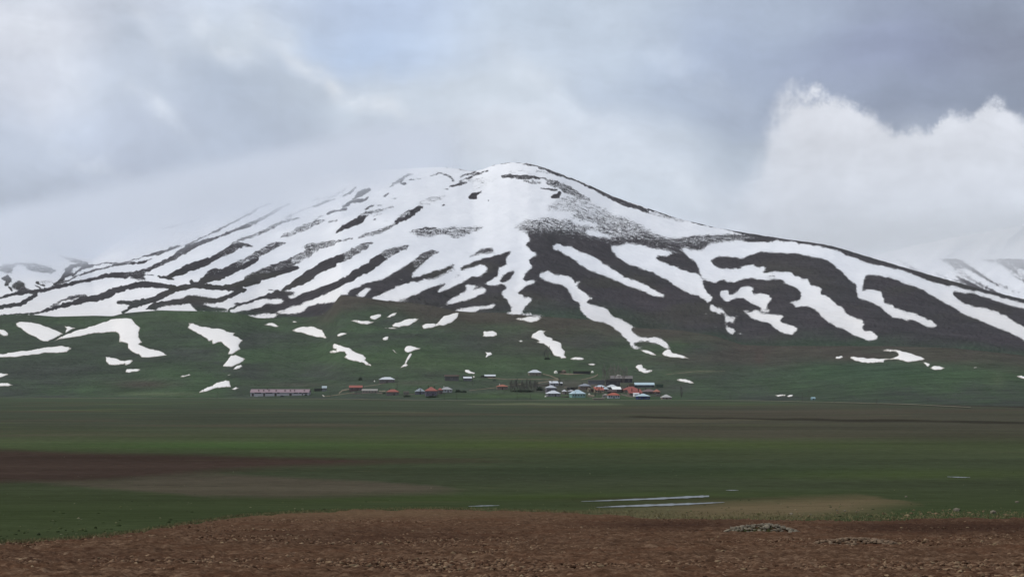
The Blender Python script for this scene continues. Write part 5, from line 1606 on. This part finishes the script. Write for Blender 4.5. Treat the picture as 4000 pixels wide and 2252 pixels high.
H('long dark shed with a turf roof above the village', 2237.5, 2308, 1460, 1450, 1447, 'flat', (62, 64, 66), (88, 96, 80), 7, 0, 0, 0, False, 'shed', 'turf_shed')
H('dark shed beside the white hay heap', 2180, 2194, 1457, 1448.5, 1446, 'flat', (72, 76, 68), (84, 90, 78), 5, 0, 0, 0, False, 'shed', 'small_shed')
H('stone pier house ruin right of the red hip roofed house', 1575, 1597, 1541, 1533, 1527, 'flat', (108, 104, 100), (124, 118, 112), 5, 0, 1, 0, False, 'ruin', 'stone_ruin')

H('dark low shed behind the house with a pale roof, left of the tan house', 2213, 2259, 1521, 1513.5, 1511, 'flat', (66, 66, 66), (78, 80, 76), 6, 0, 2, 0, False, 'shed', 'farm_shed')
H('dark hut between the brightest white roof and the dull red roofs', 2417, 2436, 1530, 1520, 1515, 'gable', (70, 62, 64), (96, 84, 84), 6, 0, 1, 0, False, 'hut', 'small_hut')
H('dark brown shed below the brightest white roof', 2372, 2410, 1536, 1528, 1522, 'gable', (66, 60, 62), (92, 82, 82), 6, 0, 1, 0, False, 'shed', 'farm_shed')
H('narrow beige hut in front of the tan house', 2294, 2308, 1528, 1518, 1514.5, 'hip', (150, 142, 122), (132, 124, 112), 5, 0, 1, 0, True, 'hut', 'small_hut')
H('dark hut left of the bright red sloping roof', 2309, 2321, 1530, 1521, 1518, 'flat', (70, 62, 62), (84, 76, 74), 5, 0, 0, 0, False, 'hut', 'small_hut')
H('tiny shed with a pale rim right of the navy blue house', 2564, 2578, 1546, 1540.5, 1538, 'flat', (78, 80, 76), (128, 132, 132), 4, 0, 0, 0, False, 'shed', 'small_shed')

# low stone yard walls between the houses
M_WALL = paintmat((112, 106, 100), .95, .4)
for pts, hh, lab in (([(2196,1552),(2222,1550)],4,'low stone wall between the white hip roof and the teal house'),([(2296,1549),(2316,1551)],4,'low stone wall right of the teal house'),
                     ([(2427,1540),(2452,1548),(2476,1552)],4,'slanting stone wall left of the little white shed'),([(2205,1512),(2262,1523)],5,'long stone wall from the lilac house down to the tan house'),
                     ([(2290,1510),(2300,1504),(2368,1507)],5,'stone wall below the long grey stone building'),([(2100,1507),(2144,1503)],4,'stone wall left of the lilac house'),
                     ([(2428,1515),(2456,1513)],5,'dark stone wall left of the brown barn end'),([(1472,1536),(1508,1537)],4,'stone wall left of the red hip roofed house'),
                     ([(1597,1541),(1620,1540)],4,'stone wall left of the blue grey hip roof'),([(1376,1540),(1412,1537)],5,'stone wall left of the low beige shed'),
                     ([(2510,1548),(2585,1546)],4,'stone wall right behind the navy blue house'),([(2362,1540),(2372,1549)],4,'stub of stone wall left of the pale walled house')):
    P3 = [hill_pt(a, c_) for a, c_ in pts]
    mb = MB()
    for a, c_ in zip(P3[:-1], P3[1:]):
        dv = (c_ - a); L = dv.length; nseg = max(2, int(L / 3)); nrm = Vector((-dv.y, dv.x, 0)).normalized() * .3
        hgt = hh * a.y / FPX
        for i in range(nseg):
            q0 = a.lerp(c_, i / nseg); q1 = a.lerp(c_, (i + 1) / nseg)
            h0 = hgt * (.8 + .4 * ((i * 37) % 11) / 11)
            mb.add([q0 - nrm - Vector((0,0,.6)), q1 - nrm - Vector((0,0,.6)), q1 + nrm - Vector((0,0,.6)), q0 + nrm - Vector((0,0,.6)),
                    q0 - nrm + Vector((0,0,h0)), q1 - nrm + Vector((0,0,h0)), q1 + nrm + Vector((0,0,h0)), q0 + nrm + Vector((0,0,h0))],
                   [(0,3,2,1),(4,5,6,7),(0,1,5,4),(1,2,6,5),(2,3,7,6),(3,0,4,7)])
    tag(link_mesh('stone_wall', mb.mesh('stone_wall'), M_WALL), lab, 'wall', 'stone yard walls in the village')

# white covered hay heaps
M_TARP = paintmat((222, 222, 214), .6, .15)


def heap(label, cx, base, wpx, hpx):
    o0 = hill_pt(cx, base)
    k = o0.y / FPX
    bm = bmesh.new()
    bmesh.ops.create_icosphere(bm, subdivisions=3, radius=1.0)
    rr = random.Random(int(cx))
    for v in bm.verts:
        v.co.x *= wpx * k / 2; v.co.y *= wpx * k / 2.4
        v.co.z = max(-.2, v.co.z) ** 1 * hpx * k
        v.co *= rr.uniform(.93, 1.05)
    me = bpy.data.meshes.new('hay_heap'); bm.to_mesh(me); bm.free()
    o = link_mesh('hay_heap', me, M_TARP, loc=o0)
    tag(o, label, 'hay heap', 'heaps under white sheets')


heap('white covered hay heap left of the pinkish small house', 2171, 1457, 15, 11)
heap('round white heap at the right end of the turf shed', 2314, 1455, 11, 8)
heap('flat white heap above the large dark barn', 2417, 1467, 17, 5)
heap('small white heap left of the white roofed house', 1463, 1490, 5, 6)
heap('small white heap beside the teal house yard', 2302, 1540, 8, 5)
heap('small white heap left of the white hip roofed house', 2131, 1549, 7, 4)
heap('little pale heap below the patchy roofed house', 1721, 1535, 8, 4)


# ------------------------------------------------------------------ cars
def car(label, px, py, wpx, c, rz, fn):
    o0 = fn(px, py)
    L = wpx * o0.y / FPX
    s = L / 4.2
    root = empty('parked_car', o0, rz)
    root.scale = (s, s, s)
    tag(root, label, 'car', 'cars in the village')
    prof = [(-2.1,.35),(2.1,.35),(2.1,.85),(1.2,.98),(.6,1.45),(-1.0,1.48),(-1.6,.98),(-2.1,.9)]
    vs = [(x, -.8, z) for x, z in prof] + [(x, .8, z) for x, z in prof]
    nn = len(prof)
    fs = [tuple(range(nn)), tuple(range(2 * nn - 1, nn - 1, -1))] + [(i, i + nn, (i + 1) % nn + nn, (i + 1) % nn) for i in range(nn)]
    link_mesh('body', mesh_from('body', vs, fs), paintmat(c, .35), root)
    for sy in (-.83, .83):
        gp = [(-1.3,1.0),(1.0,1.0),(.55,1.38),(-.9,1.4)]
        vs = [(x, sy - .02, z) for x, z in gp] + [(x, sy + .02, z) for x, z in gp]
        link_mesh('window', mesh_from('window', vs, [(0,1,2,3),(7,6,5,4),(0,4,5,1),(1,5,6,2),(2,6,7,3),(3,7,4,0)]), GLASS, root)
        for wx in (-1.3, 1.3):
            w_ = MB().tube((wx, sy - .1, .33), (wx, sy + .1, .33), .33, .33, 12)
            link_mesh('wheel', w_.mesh('wheel'), paintmat((34, 34, 36), .8), root)


car('dark car parked in front of the long barn', 1102, 1549, 16, (44, 46, 54), .1, hill_pt)
car('pale car parked in front of the left half of the long barn', 1003, 1549, 9, (196, 200, 206), .4, hill_pt)
car('dark car on the path below the long white roofed shed', 1932, 1487, 13, (42, 46, 48), -.1, hill_pt)

# ------------------------------------------------------------------ bare trees
M_BARK = paintmat((112, 106, 102), .95, .3)
M_TWIG = paintmat((118, 112, 108), .95, .3)
M_TWIG_D = paintmat((84, 82, 80), .95, .3)


def poplar_meshes(seed, h, spread, nb):
    rr = random.Random(seed)
    tk = MB()
    p = Vector((0, 0, -.4)); segs = 6
    pts = []
    for i in range(segs + 1):
        t = i / segs
        pts.append(Vector((rr.uniform(-.15, .15) * t, rr.uniform(-.15, .15) * t, -.4 + (h + .4) * t)))
    for i in range(segs):
        tk.tube(pts[i], pts[i + 1], .17 * (1 - i / segs) + .02, .17 * (1 - (i + 1) / segs) + .02, 6)
    cr = MB()
    for i in range(nb):
        t = rr.uniform(.12, .97)
        z = h * t
        a = rr.uniform(0, 6.28)
        L = spread * (1.1 - .75 * abs(t - .4)) * rr.uniform(.7, 1.2)
        up = rr.uniform(1.0, 2.4)
        b0 = Vector((0, 0, z))
        b1 = b0 + Vector((math.cos(a) * L * .6, math.sin(a) * L * .6, L * up * .7))
        cr.tube(b0, b1, .06, .03, 3)
        for k in range(4):
            t2 = rr.uniform(.3, 1.0)
            c0 = b0.lerp(b1, t2)
            a2 = a + rr.uniform(-1.2, 1.2)
            c1 = c0 + Vector((math.cos(a2) * L * .45, math.sin(a2) * L * .45, L * rr.uniform(.6, 1.6)))
            cr.tube(c0, c1, .032, .014, 3)
    return tk.mesh('trunk'), cr.mesh('crown')


def tree_kind(base_name, seeds, h, spread, nb, tm, cm_):
    out = []
    for s in seeds:
        a, c_ = poplar_meshes(s, h, spread, nb)
        a.materials.append(tm); c_.materials.append(cm_)
        out.append((a, c_))
    return out


POP = tree_kind('poplar', (1, 2, 3, 4), 16.0, 1.6, 34, M_BARK, M_TWIG)
BUSH = tree_kind('willow', (11, 12, 13, 14), 8.5, 1.5, 36, M_TWIG_D, M_TWIG_D)


def plant(name, kinds, px, py, s, label, cat, group, rr):
    o0 = hill_pt(px, py)
    root = empty(name, o0, rr.uniform(0, 6.28))
    root.scale = (s * rr.uniform(.85, 1.15), s * rr.uniform(.85, 1.15), s)
    tag(root, label, cat, group)
    a, c_ = rr.choice(kinds)
    link_mesh('trunk', a, None, root)
    link_mesh('crown', c_, None, root)


ORD = 'first,second,third,fourth,fifth,sixth,seventh,eighth,ninth,tenth,eleventh,twelfth,thirteenth,fourteenth,fifteenth,sixteenth,seventeenth,eighteenth,nineteenth,twentieth,twenty-first,twenty-second,twenty-third,twenty-fourth'.split(',')
rr = random.Random(5)
for i in range(22):
    plant('bare_poplar', POP, 2352 + 98 * (i + .5) / 22 + rr.uniform(-2, 2), rr.choice([1484, 1492, 1497]) + rr.uniform(-2, 2), rr.uniform(.75, 1.1), 'tall bare poplar by the large dark barn, ' + ORD[i] + ' from the left end', 'tree', 'tall bare poplars by the large barn', rr)
for i in range(24):
    plant('bare_willow', BUSH, 1992 + 112 * (i + .5) / 24 + rr.uniform(-2, 2), rr.choice([1519, 1525, 1530]) + rr.uniform(-2, 2), rr.uniform(.75, 1.15), 'slim bare dark willow of the thicket, ' + ORD[i] + ' counted from the little red house', 'tree', 'bare willow thicket', rr)
for i, (px, py, s) in enumerate([(2135,1386,.9),(2146,1375,.8),(2155,1396,.9),(2128,1398,1.0),(2140,1404,.9)]):
    plant('bare_willow', BUSH, px, py, s, ('left middle','top','right middle','lowest left','lowest right')[i] + ' of the five thin bare trees beside the long ragged snow patch', 'tree', 'bare trees by the long snow patch', rr)
for px, py, s, lab in [(2325,1556,.9,'left bare tree in the gap beside the stone pen'),(2339,1554,1.0,'right bare tree in the gap beside the stone pen'),(2661,1556,1.2,'bare tree right of the last small pinkish house'),(1393,1541,.55,'small bare tree below the red roofed barn'),
                       (2226,1459,.55,'small bare tree on the pale yard above the village'),(2185,1507,1.0,'bare tree before the lilac house annex'),(1643,1539,.8,'bare tree at the blue grey hip roofed house')]:
    plant('bare_tree', BUSH, px, py, s, lab, 'tree', None, rr)

# evergreen / dark bushes
M_BUSH, n, b = mat('dark_foliage')
n.put(b.inputs['Base Color'], n.mix(n.noise(n.pos(), 1.2, 3.0, 0.6), alb4((40, 50, 42)), alb4((62, 76, 58))))


def bush_mesh(seed, N=260):
    rg = np.random.RandomState(seed)
    v = rg.normal(size=(N, 3)); v /= np.linalg.norm(v, axis=1)[:, None]
    r = rg.uniform(.45, 1.0, N)[:, None]
    c = v * r; c[:, 2] = np.abs(c[:, 2])
    q = rg.normal(size=(N, 3, 3)) * .16
    V = (c[:, None, :] + q).reshape(-1, 3)
    return tri_mesh('foliage', V, np.arange(N * 3).reshape(-1, 3))


BM = [bush_mesh(s) for s in range(3)]
for b_ in BM:
    b_.materials.append(M_BUSH)
for px, py, w_, h_, lab in [(1790,1531,26,10,'left dark bush right of the patchy roofed house'),(1812,1532,22,9,'right dark bush right of the patchy roofed house'),(1591,1549,30,7,'low dark hedge below the red hip roofed house'),
                            (1690,1552,52,7,'long low hedge below the largest red roof'),(2138,1403,26,8,'dark juniper below the long ragged snow patch'),(1408,1484,14,12,'round dark shrub on the slope above the red roofed barn'),
                            (1195,1545,10,8,'small dark shrub at the right end of the long barn'),(2108,1524,30,13,'broad dark shrub at the right end of the willow thicket'),(2040,1529,90,8,'low dark scrub at the foot of the willow thicket'),(1500,1538,14,7,'small dark shrub left of the red hip roofed house')]:
    o0 = hill_pt(px, py); k = o0.y / FPX
    o = bpy.data.objects.new('dark_bush', BM[int(px) % 3])
    COL.objects.link(o)
    o.location = o0
    o.scale = (w_ * k / 2, w_ * k / 3, h_ * k)
    tag(o, lab, 'bush', 'dark bushes around the village')

# ------------------------------------------------------------------ utility poles
M_POLE = paintmat((66, 60, 56), .9)
mp = MB().tube((0, 0, -.6), (0, 0, 8.0), .17, .11, 7).mesh('post'); mp.materials.append(M_POLE)
ma = MB().box(-.9, .9, -.06, .06, 7.35, 7.5).box(-.8, -.7, -.04, .04, 7.5, 7.7).box(.7, .8, -.04, .04, 7.5, 7.7).mesh('crossarm'); ma.materials.append(M_POLE)
for px, py, hp, lab in [(247,1552,24,'leftmost wooden pole by the road, below the flat snow patch'),(850,1554,26,'wooden pole by the road left of the long barn'),(1209,1545,22,'wooden pole at the right end of the long barn'),(1290,1550,24,'wooden pole by the dirt track right of the long barn'),
                        (1551,1522,52,'tall dark pole behind the red hip roofed house'),(1735,1562,26,'wooden pole by the road below the patchy roofed house'),(1784,1561,26,'wooden pole by the road below the dark bushes'),(2020,1562,28,'wooden pole in the meadow below the willow thicket'),
                        (2072,1561,22,'wooden pole by the meadow left of the village'),(2247,1556,26,'wooden pole in front of the teal house'),(1846,1505,30,'wooden pole below the small stone shed'),(2853,1560,26,'wooden pole by the road right of the village'),
                        (3134,1569,34,'wooden pole left of the tiny sky blue hut'),(3160,1563,40,'tall wooden pole just left of the tiny sky blue hut'),(3258,1574,20,'wooden pole by the road right of the tiny sky blue hut'),(3424,1578,22,'second wooden pole right of the tiny sky blue hut'),(3625,1582,24,'rightmost wooden pole by the road')]:
    o0 = hill_pt(px, py) if py < float(TOE(px)) else toe_pt(px, max(py, float(TOE(px)) + .5))
    s = hp * o0.y / FPX / 8.0
    root = empty('utility_pole', o0, .2)
    root.scale = (max(s, .8) ** .5, max(s, .8) ** .5, s)
    tag(root, lab, 'pole', 'wooden utility poles')
    link_mesh('post', mp, None, root)
    link_mesh('crossarm', ma, None, root)
